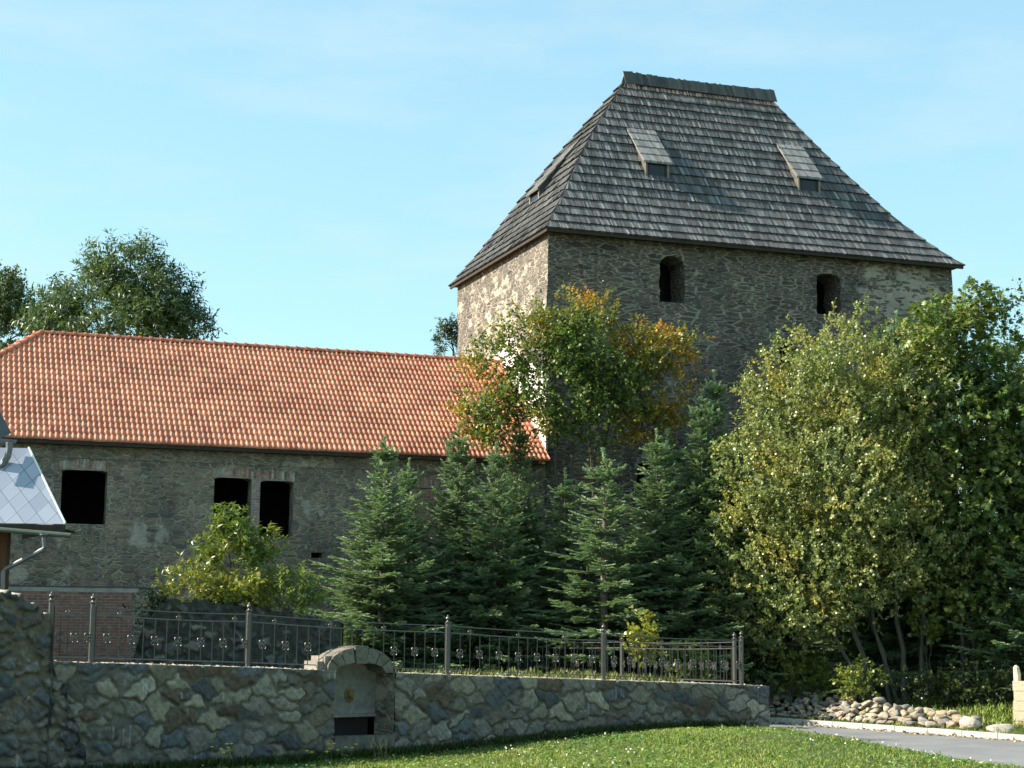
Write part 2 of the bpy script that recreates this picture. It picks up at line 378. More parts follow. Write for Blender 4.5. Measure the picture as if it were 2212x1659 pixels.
# ------------------------------------------------------------------ stone faces with real relief
WP = np.array([(-10.2, 27.9), (-8.0, 29.65), (-4.96, 32.0), (-1.25, 34.72), (2.1, 36.9), (5.3, 38.42), (5.86, 38.66)])
WS = np.r_[0, np.cumsum(np.linalg.norm(np.diff(WP, axis=0), axis=1))]
WZ = np.array([.92, .88, .75, .56, .41, .28, .25])
def wall_pt(s): return np.array([np.interp(s, WS, WP[:, 0]), np.interp(s, WS, WP[:, 1])])
def wall_n(s):
    a = wall_pt(max(0, s-.4)); c = wall_pt(min(WS[-1], s+.4)); d = (c-a)/np.linalg.norm(c-a); return np.array([d[1], -d[0]])
def wall_t(s): n = wall_n(s); return np.array([-n[1], n[0]])
def wall_top(s): return float(np.interp(s, WS, WZ))
def s_at_px(px):
    lo, hi = 0, WS[-1]
    for _ in range(40):
        m = (lo+hi)/2; q = wall_pt(m); d = ray(px, 1450)
        if q[0]/q[1] < d[0]/d[1]: lo = m
        else: hi = m
    return lo
def stone_cells(Q, ext, ax, az, palette, mortar, seed, mort=.022, jitter=.5, streak=.0, relief=.045, wob=.04, flat=.6):
    """Q (n,2) wall coordinates -> relief, colour.  irregular stones in a mortar bed"""
    rg = np.random.default_rng(seed); s0, s1, z0, z1 = ext; pts = []; z = z0-az
    while z < z1+az:                              # courses of varying height, stones of varying length
        hgt = az*rg.uniform(.65, 1.45); s = s0-ax*rg.uniform(.2, 1)
        while s < s1+ax:
            L = ax*rg.uniform(.5, 1.7)
            if rg.random() < .22:
                pts.append((s+L*.5, z+hgt*.25)); pts.append((s+L*.5+rg.normal(0, .04), z+hgt*.8))
            else: pts.append((s+L*.5+rg.normal(0, .03), z+hgt*.5+rg.normal(0, hgt*.16*jitter*2)))
            s += L
        z += hgt
    pts = np.array(pts); an = ax/az*.75
    kd = KDTree(len(pts))
    for i, p in enumerate(pts): kd.insert((p[0], p[1]*an, 0), i)
    kd.balance()
    n = len(Q); ph = rg.uniform(0, 6, 8)
    wx = wob*(np.sin(Q[:, 1]*7+ph[0]+2*np.sin(Q[:, 0]*3))+.6*np.sin(Q[:, 0]*11+Q[:, 1]*13+ph[1])+.4*np.sin(Q[:, 1]*31+Q[:, 0]*17))
    wz = wob*.7*(np.sin(Q[:, 0]*6+ph[2]+2*np.sin(Q[:, 1]*4))+.6*np.sin(Q[:, 0]*14-Q[:, 1]*9+ph[3])+.4*np.sin(Q[:, 0]*29+Q[:, 1]*7))
    I = np.zeros(n, int); E = np.zeros(n)
    for i in range(n):
        r = kd.find_n((Q[i, 0]+wx[i], (Q[i, 1]+wz[i])*an, 0), 2); I[i] = r[0][1]; E[i] = (r[1][2]-r[0][2])*.5
    k = len(pts); pal = np.array(palette); ci = rg.integers(0, len(pal), k)
    sc = pal[ci]*rg.uniform(.75, 1.25, (k, 1)); md = mort*rg.uniform(.5, 1.6, k)
    m = np.clip((E-md[I]*.5)/(md[I]*.7), 0, 1); m = m*m*(3-2*m)
    dome = np.clip(E/.12, 0, 1)**.5; tilt = rg.normal(0, .06, (k, 2)); dp = rg.uniform(.4, 1.2, k)
    q = Q-pts[I]
    lumps = .5*np.sin(Q[:, 0]*23+I*1.7)*np.sin(Q[:, 1]*27+I)+.3*np.sin(Q[:, 0]*51+Q[:, 1]*43+I*3.1)
    rel = m*relief*dp[I]*(flat+(1-flat)*dome)+m*(q[:, 0]*tilt[I, 0]+q[:, 1]*tilt[I, 1])+m*.012*lumps
    C = np.array(mortar)[None]*(1+.12*np.sin(Q[:, 0]*19+Q[:, 1]*7)[:, None])*(1-m[:, None])+sc[I]*m[:, None]*(1+.16*lumps[:, None])
    if streak:
        st = rg.random(k) < streak; sx = np.sin(Q[:, 0]*43+3*np.sin(Q[:, 0]*9)+.4*np.sin(Q[:, 1]*5))*.5+.5*np.sin(Q[:, 0]*97+ph[4])
        fade = np.clip(.5+.5*np.sin(Q[:, 0]*13+Q[:, 1]*3.1+I*2.3)+.35*np.sin(Q[:, 1]*17+Q[:, 0]*37), 0, 1)
        wgt = np.where(st[I], np.clip(sx*1.3-.15, 0, 1)*.62*fade, np.clip(sx*2-1.5, 0, 1)*.25*fade)*m
        C = C*(1-wgt[:, None])+np.array((.40, .42, .45))[None]*wgt[:, None]
    return rel, C
def stone_wall(name, s_list, zb, ztop, rows, posf, nrmf, thick, cells, keep=None, parent=None, mat=None, capcol=(.34, .30, .24), endcap=True):
    """front face grid with relief + cap + back + ends, one mesh"""
    ns, nr = len(s_list), rows+1; tz = np.linspace(0, 1, nr)
    S, Tz = np.meshgrid(s_list, tz); ZT = np.array([ztop(s) for s in s_list])[None, :]
    ZZ = zb+Tz*(ZT-zb); Q = np.c_[S.ravel(), ZZ.ravel()]
    rel, C = cells(Q)
    P = np.array([posf(s) for s in s_list]); N = np.array([nrmf(s) for s in s_list])
    rel2 = rel.reshape(nr, ns); XY = P[None]+N[None]*rel2[..., None]
    V = [np.concatenate([XY, ZZ[..., None]], 2).reshape(-1, 3)]; Cc = [C]
    i = (np.arange(nr-1)[:, None]*ns+np.arange(ns-1)[None])
    if keep is not None:
        sm = .5*(S[:-1, :-1]+S[:-1, 1:]); zm = .5*(ZZ[:-1, :-1]+ZZ[1:, :-1]); i = i[keep(sm, zm)]
    i = i.ravel(); Fq = [np.c_[i, i+1, i+ns+1, i+ns]]
    # cap, with rough stones on top
    base = len(V[0]); nb = 4; top = (nr-1)*ns
    cap = []; rg = np.random.default_rng(5)
    for j in range(1, nb+1):
        zz = ZT[0]+rg.normal(0, .012, ns)
        if j == nb: zz = ZT[0]-.02
        cap.append(np.c_[P-N*(thick*j/nb), zz])
    cap.append(np.c_[P-N*thick, np.full(ns, zb)])
    V += cap; Cc += [np.array(capcol)[None]*rg.uniform(.7, 1.25, (ns, 1)) for _ in cap]
    prev = top+np.arange(ns)
    for j in range(len(cap)):
        cur = base+j*ns+np.arange(ns)
        q = np.c_[prev[:-1], prev[1:], cur[1:], cur[:-1]]
        if keep is not None:
            sm = .5*(np.array(s_list)[:-1]+np.array(s_list)[1:]); q = q[keep(sm, np.full(len(sm), 9.))]
        Fq.append(q); prev = cur
    V = np.concatenate(V); Cc = np.concatenate(Cc)
    off = parent.location if parent is not None else Vector((0, 0, 0))
    return np_mesh(name, V-np.array(off)[None], np.concatenate(Fq), mat or MT['stone'], parent, Cc, False, None, 4)

GREY = [(.145, .134, .11), (.19, .17, .132), (.085, .09, .092), (.235, .205, .15), (.16, .135, .10), (.105, .075, .052), (.21, .192, .155), (.27, .24, .18), (.10, .105, .108), (.18, .16, .125)]
SA, SB = s_at_px(722), s_at_px(853)       # the fountain niche
SILL = -.68
sl = np.unique(np.concatenate([np.arange(0, SA, .022), np.arange(SA, SB, .03), np.arange(SB, WS[-1], .022), [SA, SB, WS[-1]]]))
rwall = stone_wall('retaining_wall', sl, -1.45, wall_top, 100, wall_pt, wall_n, .5,
    lambda Q: stone_cells(Q, (0, 20, -1.5, 1), .50, .31, GREY, (.125, .112, .088), 3, .030, .5, .14, .055, .06, .6),
    keep=lambda s, z: ~((s > SA) & (s < SB) & (z > SILL)))
tag(rwall, 'long grey fieldstone retaining wall carrying the iron railing and wall fountain', 'retaining wall')
# its right end
def end_pt(s): return WP[-1]+np.array((-.55, .83))*s
wend = stone_wall('wall_end', np.arange(0, 1.8, .022), -1.4, lambda s: .25+.0*s, 74, end_pt, lambda s: np.array((.83, .55)), .3,
    lambda Q: stone_cells(Q, (-1, 3, -1.5, 1), .4, .3, GREY, (.125, .112, .088), 9, .03, .5, .0, .05), parent=None)
wend.parent = rwall
# side wall under the rear railing
SWP = np.array([end_pt(1.75), (1.6, 45.0), (-2.8, 50.6)])
SWS = np.r_[0, np.cumsum(np.linalg.norm(np.diff(SWP, axis=0), axis=1))]
def sw_pt(s): return np.array([np.interp(s, SWS, SWP[:, 0]), np.interp(s, SWS, SWP[:, 1])])
sidew = stone_wall('terrace_wall', np.arange(0, SWS[-1], .06), -1.3, lambda s: .22-.006*s, 24, sw_pt, lambda s: np.array((.86, .5)), .4,
    lambda Q: stone_cells(Q, (-1, 18, -1.5, 1), .4, .3, GREY, (.125, .112, .088), 12, .03, .5, 0, .05))
tag(sidew, 'low stone terrace wall under the rear iron railing, beside the road', 'retaining wall')
# terrace ground behind the wall
b = MB(); poly = [wall_pt(s)-wall_n(s)*(1.05 if SA-.4 < s < SB+.4 else .48) for s in np.linspace(0, WS[-1]-.4, 30)]+[sw_pt(s)-np.array((.86, .5))*.3 for s in np.linspace(.2, SWS[-1], 12)]+[np.array((-2.5, 60)), np.array((-32, 60)), np.array((-32, 30))]
b.face([(p[0], p[1], .10) for p in poly]); ter = b.build('terrace', MT['soil'])
bm = bmesh.new(); bm.from_mesh(ter.data); bmesh.ops.triangulate(bm, faces=bm.faces); bm.to_mesh(ter.data); bm.free(); tag(ter, kind='structure'); ter.name = 'terrace_ground'

# old taller rubble wall at the left
def old_top(s):
    q = wall_pt(s); px = 1106+F_PX*q[0]/q[1]
    z = np.interp(px, [-400, 0, 40, 70, 120, 124, 128, 150, 180, 205, 215], [2.25, 2.07, 2.04, 1.95, 1.66, 1.60, .80, .60, -.1, -.6, -1.4])
    return z+.035*math.sin(s*23)+.03*math.sin(s*51)
S_OLD = s_at_px(214)
OLD = [(.12, .117, .105), (.078, .082, .085), (.165, .155, .133), (.10, .093, .08), (.06, .065, .07), (.14, .12, .093)]
oldw = stone_wall('old_stone_wall', np.arange(0.0, S_OLD, .02), -1.5, old_top, 150, lambda s: wall_pt(s)+wall_n(s)*.05, wall_n, .55,
    lambda Q: stone_cells(Q, (-2, 6, -1.6, 3), .36, .21, OLD, (.135, .112, .078), 21, .038, .9, .0, .085, .05, .35))
tag(oldw, 'taller old rubble wall with sandy mortar joining the left end of the railing', 'stone wall')
b = MB()   # unseen run of wall added out of the picture, to shade the left lawn
OWP = [wall_pt(0)+wall_n(0)*.02, np.array((-13.5, 25.2)), np.array((-19, 22))]
off_s = stone_wall('unseen_shade_wall', np.arange(0, 10, .08), -1.5, lambda s: 2.25, 30, lambda s: wall_pt(0)+wall_n(0)*.05+np.array((-.78, -.62))*s, lambda s: np.array((.62, -.78)), .5,
    lambda Q: stone_cells(Q, (-2, 12, -1.6, 3), .36, .21, OLD, (.135, .112, .078), 22, .05, .9, .0, .085, .05, .35))
off_s.parent = oldw

# ------------------------------------------------------------------ castle frame
A0 = np.array([1.016, 51.097]); AD = R(19.44); CU = np.array([math.cos(AD), math.sin(AD)]); CV = np.array([-math.sin(AD), math.cos(AD)])
def cp(u, v, z): q = A0+CU*u+CV*v; return Vector((q[0], q[1], z))
def cdir(u, v, z=0): q = CU*u+CV*v; return Vector((q[0], q[1], z))
def wall_with_holes(mb, P, outer, holes, depth, inw, uvoff=(0, 0), m=0, jm=0, frame=None):
    """planar wall: P(a,z)->point, outer/holes lists of (a,z); holes get reveals going 'inw' (vector) deep"""
    bm = bmesh.new(); es = []
    for loop in [outer]+holes:
        vs = [bm.verts.new((a, z, 0)) for a, z in loop]
        es += [bm.edges.new((vs[i], vs[(i+1) % len(vs)])) for i in range(len(vs))]
    bmesh.ops.triangle_fill(bm, use_beauty=True, use_dissolve=False, edges=es, normal=(0, 0, 1))
    for f in bm.faces:
        q = [v.co for v in f.verts]
        if (q[1]-q[0]).cross(q[2]-q[0]).z < 0: q = q[::-1]
        mb.face([P(c.x, c.y) for c in q], [(c.x+uvoff[0], c.y+uvoff[1]) for c in q], m)
    bm.free()
    for h in holes:
        ar = sum(h[i][0]*h[(i+1) % len(h)][1]-h[(i+1) % len(h)][0]*h[i][1] for i in range(len(h)))
        hh = h if ar > 0 else h[::-1]
        for i in range(len(hh)):
            a, c = hh[i], hh[(i+1) % len(hh)]
            p0, p1 = P(*a), P(*c); horiz = abs(a[0]-c[0]) > abs(a[1]-c[1])
            if horiz: uv = [(a[0], 50), (c[0], 50), (c[0], 50+depth), (a[0], 50+depth)]
            else: uv = [(50, a[1]), (50, c[1]), (50+depth, c[1]), (50+depth, a[1])]
            mb.face([p0, p0+inw*depth, p1+inw*depth, p1], [uv[0], uv[3], uv[2], uv[1]], jm)
def arch_hole(a0, a1, z0, z1, rise, n=10, jit=0., seed=0):
    rg = random.Random(seed); c = (a0+a1)/2; hw = (a1-a0)/2
    pts = [(a0, z0), (a1, z0)]
    for i in range(n+1):
        t = i/n; a = a1+(a0-a1)*t; pts.append((a, z1-rise+rise*math.sqrt(max(0, 1-((a-c)/hw)**2*.98))))
    out = []
    for k in range(len(pts)):                      # roughen the jambs
        p, q = pts[k], pts[(k+1) % len(pts)]; out.append(p)
        if jit and abs(p[1]-q[1]) > .5:
            m = 7
            for i in range(1, m): out.append((p[0]+(q[0]-p[0])*i/m+rg.uniform(-jit, jit), p[1]+(q[1]-p[1])*i/m))
    return out

# ------------------------------------------------------------------ tower
TL, TWD, EZ, RZ = 15.19, 10.06, 13.75, 20.62
tower = empty('stone_tower', cp(7.6, 5, .1), 'massive grey rubble stone keep with a steep dark shingled hipped roof', 'tower')
tu0, tu1, tv0, tv1 = .22, 14.97, .45, 9.61
b = MB()
holes = [arch_hole(4.05, 4.93, 11.80, 13.32, .34, jit=.03, seed=1), arch_hole(9.74, 10.64, 11.80, 13.18, .16, jit=.03, seed=2),
         arch_hole(8.35, 8.95, 9.6, 10.75, .2, jit=.03, seed=3), arch_hole(3.25, 3.75, 5.75, 6.6, .1, jit=.03, seed=4)]
wall_with_holes(b, lambda a, z: cp(a, tv0, z), [(tu0, -.5), (tu1, -.5), (tu1, EZ+.05), (tu0, EZ+.05)], holes, 1.1, cdir(0, 1))
# two small dark slots: the interior is closed by a dark core box
wall_with_holes(b, lambda a, z: cp(tu0, tv1-(a-200), z), [(200, -.5), (200+tv1-tv0, -.5), (200+tv1-tv0, EZ+.05), (200, EZ+.05)], [], 1, cdir(1, 0))
wall_with_holes(b, lambda a, z: cp(tu1, tv0+(a-300), z), [(300, -.5), (300+tv1-tv0, -.5), (300+tv1-tv0, EZ+.05), (300, EZ+.05)], [], 1, cdir(-1, 0))
wall_with_holes(b, lambda a, z: cp(tu1-(a-400), tv1, z), [(400, -.5), (400+tu1-tu0, -.5), (400+tu1-tu0, EZ+.05), (400, EZ+.05)], [], 1, cdir(0, -1))
# refine the front & left wall so the plaster mask can vary
tw = b.build('wall', MT['tower'], tower)
bm = bmesh.new(); bm.from_mesh(tw.data)
bmesh.ops.remove_doubles(bm, verts=bm.verts, dist=.0005)
bmesh.ops.triangulate(bm, faces=bm.faces)
for _ in range(5):
    le = [e for e in bm.edges if e.calc_length() > .7]
    if not le: break
    bmesh.ops.subdivide_edges(bm, edges=le, cuts=1, use_grid_fill=False)
    bmesh.ops.triangulate(bm, faces=[f for f in bm.faces if len(f.verts) > 3])
# irregular corners
for v in bm.verts:
    q = np.array([v.co.x+tower.location.x-A0[0], v.co.y+tower.location.y-A0[1]]); u = q@CU; vv = q@CV
    if abs(u-tu0) < .01 and abs(vv-tv0) < .01 or abs(u-tu1) < .01 and abs(vv-tv0) < .01 or abs(u-tu0) < .01 and abs(vv-tv1) < .01:
        d = cdir(random.uniform(-.05, .03)*(1 if u < 5 else -1), 0); v.co += d
bm.to_mesh(tw.data); bm.free()
pa = tw.data.attributes.new('Plaster', 'FLOAT', 'POINT')
vals = []
for v in tw.data.vertices:
    q = np.array([v.co.x+tower.location.x-A0[0], v.co.y+tower.location.y-A0[1]]); u = q@CU; vv = q@CV; z = v.co.z+tower.location.z
    m = 0
    if vv < .6: m = 1.0*math.exp(-(((u-12.9)/1.7)**2+((z-12.6)/1.5)**2))+.35*math.exp(-(((u-2.5)/2)**2+((z-5)/1.3)**2))
    if u < .3: m = max(m, .36+.32*math.exp(-(((vv-5)/3.)**2+((z-11.3)/1.5)**2)))
    vals.append(m)
pa.data.foreach_set('value', vals)
# white plastered strip on the flank, along the barn roof
def plas(vlist, nm):
    bb = MB(); bb.face([cp(tu0-.012, v, z) for v, z in vlist], [(v, z) for v, z in vlist]); return bb.build(nm, MT['plasterwhite'], tower)
plas([(.47, 6.3), (.47, 9.0), (1.1, 9.7), (2.6, 9.9), (3.6, 10.9), (5.4, 10.95), (5.4, 9.9), (4.9, 10.2)], 'plaster_patch')
b = MB(); b.box(cp(tu0-.05, 2.45, 8.2), cdir(.04, 0), cdir(0, .22), (0, 0, 1.5)); b.build('wooden_lath', MT['oldwood'], tower)
b = MB(); b.box(cp(1.9, 2.3, .2), cdir(11, 0), cdir(0, 5.5), (0, 0, 13.2)); b.build('interior_core', MT['dark'], tower)

# roof profile (fraction inwards, fraction up): slightly bell-cast
PR = [(0, 0), (.10, .080), (.20, .166), (.30, .260), (.42, .386), (1, 1)]
def prof(t): return float(np.interp(t, [p[0] for p in PR], [p[1] for p in PR]))
def arc_param(n):
    d = np.linspace(0, 1, 400); h = np.array([prof(x) for x in d]); s = np.r_[0, np.cumsum(np.hypot(np.diff(d)*5.03, np.diff(h)*(RZ-EZ)))]
    return np.interp(np.linspace(0, s[-1], n+1), s, d)
RU0, RU1 = 4.85, 10.53
ROOFH = RZ-EZ
SIDES = {  # e along the eave seen from outside, start corner, length, inset per t (left end, right end), inward depth
 'front': (lambda a, d: (a, d), TL, (RU0, TL-RU1), 5.03),
 'left': (lambda a, d: (d, TWD-a), TWD, (5.03, 5.03), RU0),
 'right': (lambda a, d: (TL-d, a), TWD, (5.03, 5.03), TL-RU1),
 'back': (lambda a, d: (TL-a, TWD-d), TL, (TL-RU1, RU0), 5.03)}
def gl(t): return t-.055*math.sin(math.pi*t)
def gr(t): return t+.065*math.sin(math.pi*t)
WARP = {'front': lambda t: t, 'back': lambda t: t, 'left': gl, 'right': gr}
ENDS = {'front': (gl, gr), 'back': (gr, gl), 'left': (lambda t: t, lambda t: t), 'right': (lambda t: t, lambda t: t)}
def roof_pt(side, a, t, lift=0):
    fn, L, ins, D = SIDES[side]; tw_ = WARP[side](t); u, v = fn(a, D*tw_); z = EZ+ROOFH*prof(t)
    if lift:
        e = .01; s = (prof(min(1, t+e))-prof(max(0, t-e)))*ROOFH/((min(1, t+e)-max(0, t-e))*D); ln = math.hypot(1, s)
        fu, fv = fn(a, D*tw_-lift*s/ln); return cp(fu, fv, z+lift/ln)
    return cp(u, v, z)
b = MB(); NR = 19; tp = arc_param(NR)
rs = random.Random(11)
for side in ('front', 'left', 'right', 'back'):
    fn, L, ins, D = SIDES[side]
    for r in range(NR):
        t0, t1 = tp[r], tp[r+1]; ga, gb_ = ENDS[side]; lo0, hi0 = ins[0]*ga(t0), L-ins[1]*gb_(t0); lo1, hi1 = ins[0]*ga(t1), L-ins[1]*gb_(t1)
        x = lo0-rs.uniform(0, .1); wrow = rs.uniform(-.012, .012)
        while x < hi0:
            ww = rs.uniform(.06, .10) if side != 'back' else .5
            a0, a1 = max(x, lo0-.02), min(x+ww-.004, hi0+.02)
            if a1-a0 > .012:
                # shingles fan at the hips, straight elsewhere
                def top(a): return min(max(a, lo1-.01), hi1+.01)
                sag = rs.uniform(-.012, .012); tl = rs.uniform(-.011, .011); lf = .066+rs.uniform(-.006, .007)+wrow
                tb = t0-(.006+abs(sag)*.2 if r else .0)
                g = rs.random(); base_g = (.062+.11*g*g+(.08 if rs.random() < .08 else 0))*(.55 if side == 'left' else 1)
                br = max(0, min(1, (r-11)/7))*.5+.12*rs.random()
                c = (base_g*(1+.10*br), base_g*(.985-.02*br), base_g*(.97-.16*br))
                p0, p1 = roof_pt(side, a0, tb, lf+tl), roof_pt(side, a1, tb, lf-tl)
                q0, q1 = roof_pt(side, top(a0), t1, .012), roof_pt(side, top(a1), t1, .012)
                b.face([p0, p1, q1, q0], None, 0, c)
                d0, d1 = roof_pt(side, a0, tb+.001, .0), roof_pt(side, a1, tb+.001, .0)
                b.face([d0, d1, p1, p0], None, 0, tuple(k*.8 for k in c))
                if side != 'back':
                    b.face([d0, p0, q0], None, 0, c); b.face([p1, d1, q1], None, 0, c)
            x += ww
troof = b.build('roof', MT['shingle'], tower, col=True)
# ridge boards standing proud of the ridge, soffit under the eaves
b = MB(); x = RU0-.16
while x < RU1+.06:
    ww = rs.uniform(.09, .13); g = .045+.05*rs.random(); c = (g, g*.98, g*.9)
    hzb = RZ+.27-.10*math.sin((x-RU0)/(RU1-RU0)*math.pi)*.5+rs.uniform(-.02, .02)
    b.box(cp(x, 5.03-.36, RZ-.24), cdir(ww-.006, 0), cdir(.0, .24, hzb-RZ+.24), cdir(0, -.02, .012), 0, c)
    x += ww
b.box(cp(RU0-.10, 5.03+.46, RZ-.40), cdir(RU1-RU0+.2, 0), cdir(0, -.5, .52), cdir(0, .02, .02), 0, (.14, .13, .12))
b.build('ridge_boards', MT['shingle'], troof, col=True)
b = MB()
b.face([cp(.05, .05, EZ-.02), cp(.05, TWD-.05, EZ-.02), cp(TL-.05, TWD-.05, EZ-.02), cp(TL-.05, .05, EZ-.02)])
for (o, x, y) in ((cp(0.02, .02, EZ-.09), cdir(TL-.04, 0), cdir(0, .06)), (cp(0.02, .09, EZ-.09), cdir(0.06, 0), cdir(0, TWD-.1))): b.box(o, x, y, (0, 0, .10))
b.build('eaves_board', MT['darkwood'], troof)
def roof_hit(px, py, side):                   # where a sight line meets a roof side -> (a, t)
    best = None; fn, L, ins, D = SIDES[side]
    d = ray(px, py)
    for t in np.linspace(0, 1, 300):
        z = EZ+ROOFH*prof(t); P = np.array([0, 0, CZ])+d*(z-CZ)/d[2]; q = P[:2]-A0; u, v = q@CU, q@CV
        dd, a = (v, u) if side == 'front' else (u, TWD-v)
        e = abs(dd-D*WARP[side](t))
        if best is None or e < best[0]: best = (e, a, t)
    return best[1], best[2]
def dormer(side, a_c, t_top, t_bot, wid, h):
    """shed dormer: its shingled roof runs flatter than the slope, a small framed window in front"""
    fn, L, ins, D = SIDES[side]
    def P(a, d, z): u, v = fn(a, d); return cp(u, v, z)
    db, dt = D*WARP[side](t_bot), D*WARP[side](t_top); zb, zt = EZ+ROOFH*prof(t_bot), EZ+ROOFH*prof(t_top)
    root = bpy.data.objects.new('dormer', None); link(root, tower); root.location = P(a_c, db, zb)-Vector(tower.location)
    hw = wid/2; fr = db+.06; z0 = zb+.03; z1 = zb+h            # window front plane at depth fr
    ov = .10; sl = (zt+.06-z1)/(dt-fr); zo = z1-ov*sl
    bb = MB()                                     # cheeks
    for sg in (-1, 1):
        a = a_c+sg*hw
        q = [P(a, fr, z0-.1), P(a, fr, z1-.03), P(a, dt, zt-.0), P(a, dt-.3, zt-.5)]
        bb.face(q if sg < 0 else q[::-1], None, 0)
        a2 = a-sg*.045
        bb.face(q[::-1] if sg < 0 else q, None, 0)
        bb.box(P(a-(.0 if sg < 0 else .07), fr-.03, z0-.06), P(a+.07, fr, 0)-P(a, fr, 0), P(a, fr+.05, 0)-P(a, fr, 0), (0, 0, z1-z0+.02))
    bb.box(P(a_c-hw+.07, fr-.025, z0-.06), P(2*hw-.14, 0, 0)-P(0, 0, 0), P(0, .05, 0)-P(0, 0, 0), (0, 0, .09))
    bb.build('cheeks', MT['oldwood'], root)
    f = MB(); fw_ = .05
    for (x0, x1, y0, y1) in ((-hw+.072, -hw+.15, .035, h-.05), (hw-.15, hw-.072, .035, h-.05), (-hw+.15, hw-.15, h-.12, h-.05)):
        f.box(P(a_c+x0, fr-.005, zb+y0), P(x1-x0, 0, 0)-P(0, 0, 0), P(0, .04, 0)-P(0, 0, 0), (0, 0, y1-y0))
    fo = f.build('window', MT['darkwood'], root)
    g = MB(); g.face([P(a_c-hw+.15, fr+.012, zb+.05), P(a_c+hw-.15, fr+.012, zb+.05), P(a_c+hw-.15, fr+.012, zb+h-.12), P(a_c-hw+.15, fr+.012, zb+h-.12)]); g.build('pane', MT['glass'], fo)
    d = MB(); n = 5
    for r in range(n):
        k0, k1 = r/n, (r+1)/n
        for sgn in (0,):
            x = -hw-.09
            while x < hw+.09:
                ww = rs.uniform(.07, .11); xe = min(x+ww-.004, hw+.09)
                def RP(xx, k, lift): dd = (fr-ov)+(dt+.12-(fr-ov))*k; return P(a_c+xx, dd, zo+(dd-(fr-ov))*sl+lift)
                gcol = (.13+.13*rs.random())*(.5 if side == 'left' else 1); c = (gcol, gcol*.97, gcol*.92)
                lf = .075+rs.uniform(-.006, .008); tl = rs.uniform(-.006, .006)
                p0, p1, q0, q1 = RP(x, k0, lf+tl), RP(xe, k0, lf-tl), RP(x, k1, .04), RP(xe, k1, .04); e0, e1 = RP(x, k0, .0), RP(xe, k0, .0)
                d.face([p0, p1, q1, q0], None, 0, c); d.face([e0, e1, p1, p0], None, 0, c)
                d.face([e0, p0, q0], None, 0, c); d.face([p1, e1, q1], None, 0, c)
                x += ww
    # underside and side edges
    e = [P(a_c-hw-.09, fr-ov, zo-.01), P(a_c+hw+.09, fr-ov, zo-.01), P(a_c+hw+.09, dt+.1, zo-.01+(dt+.1-fr+ov)*sl), P(a_c-hw-.09, dt+.1, zo-.01+(dt+.1-fr+ov)*sl)]
    d.face(e[::-1], None, 0, (.10, .09, .08))
    up_ = Vector((0, 0, .05))
    for i, j in ((0, 3), (2, 1)): d.face([e[i], e[j], e[j]+up_, e[i]+up_][::-1], None, 0, (.24, .22, .20))
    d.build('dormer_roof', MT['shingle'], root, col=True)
    return root
a1, t1 = roof_hit(1421, 390, 'front'); a2, t2 = roof_hit(1402, 288, 'front')
dormer('front', a1+.02, t2+.0, t1+.005, .86, .66)
a1b, t1b = roof_hit(1750, 422, 'front'); a2b, t2b = roof_hit(1722, 322, 'front')
dormer('front', a1b+.02, t2b+.0, t1b+.005, .86, .66)
a3, t3 = roof_hit(1180, 425, 'left'); a4, t4 = roof_hit(1250, 330, 'left')
dormer('left', TWD*.5+.1, t3+.30, t3+.0, .95, .55)

# ------------------------------------------------------------------ barn
BU0, BU1, BV, BEZ, BRZ, BRV = -19.3, .2, .47, 6.52, 10.22, 4.85
barn = empty('stone_barn', cp(-9.5, 4.5, .1), 'long roofless-windowed grey stone building with a bright red clay tile roof', 'building')
barn['label'] = 'long grey rubble stone building with empty window holes and an orange tile roof'
b = MB()
H = [arch_hole(-14.17, -12.93, 4.22, 5.76, .09, 8), arch_hole(-9.93, -8.86, 4.05, 5.70, .10, 8), arch_hole(-8.60, -7.62, 3.98, 5.65, .10, 8), [(-7.05, 3.42), (-6.72, 3.42), (-6.72, 3.58), (-7.05, 3.58)],
     arch_hole(-4.2, -3.3, 3.9, 5.62, .08, 8)]
wall_with_holes(b, lambda a, z: cp(a, BV, z), [(BU0, 2.49), (BU1, 2.49), (BU1, 6.05), (BU0, 6.05)], H, .55, cdir(0, 1))
wall_with_holes(b, lambda a, z: cp(a, BV-.05, z), [(BU0-.05, -.4), (BU1, -.4), (BU1, 2.49), (BU0-.05, 2.49)], [], .5, cdir(0, 1), (17, 0))
b.face([cp(BU0-.05, BV-.05, 2.49), cp(BU1, BV-.05, 2.49), cp(BU1, BV, 2.49), cp(BU0-.05, BV, 2.49)])
wall_with_holes(b, lambda a, z: cp(a, BV-.03, z), [(BU0, 6.05), (BU1, 6.05), (BU1, 6.55), (BU0, 6.55)], [], .5, cdir(0, 1), (31, 0))
b.face([cp(BU0, BV, 6.05), cp(BU0, BV-.03, 6.05), cp(BU1, BV-.03, 6.05), cp(BU1, BV, 6.05)])
for (pa_, pb_) in (((BU0, 9.3), (BU0, BV-.05)), ((BU1, 9.3), (BU0, 9.3))):
    L = math.hypot(pb_[0]-pa_[0], pb_[1]-pa_[1])
    b.face([cp(*pa_, -.4), cp(*pb_, -.4), cp(*pb_, 6.5), cp(*pa_, 6.5)], [(60, -.4), (60+L, -.4), (60+L, 6.5), (60, 6.5)])
bw = b.build('wall', MT['barn'], barn)
at_ = bw.data.attributes.new('Plaster', 'FLOAT', 'POINT')
b = MB()      # floor, upright sheet and ceiling, near-black to paint the unlit inside
b.face([cp(BU0+.5, 1, 3.2), cp(BU1-.1, 1, 3.2), cp(BU1-.1, 9, 3.2), cp(BU0+.5, 9, 3.2)])
b.face([cp(BU0+.5, 6, 3.2), cp(BU1-.1, 6, 3.2), cp(BU1-.1, 6, 8.5), cp(BU0+.5, 6, 8.5)])
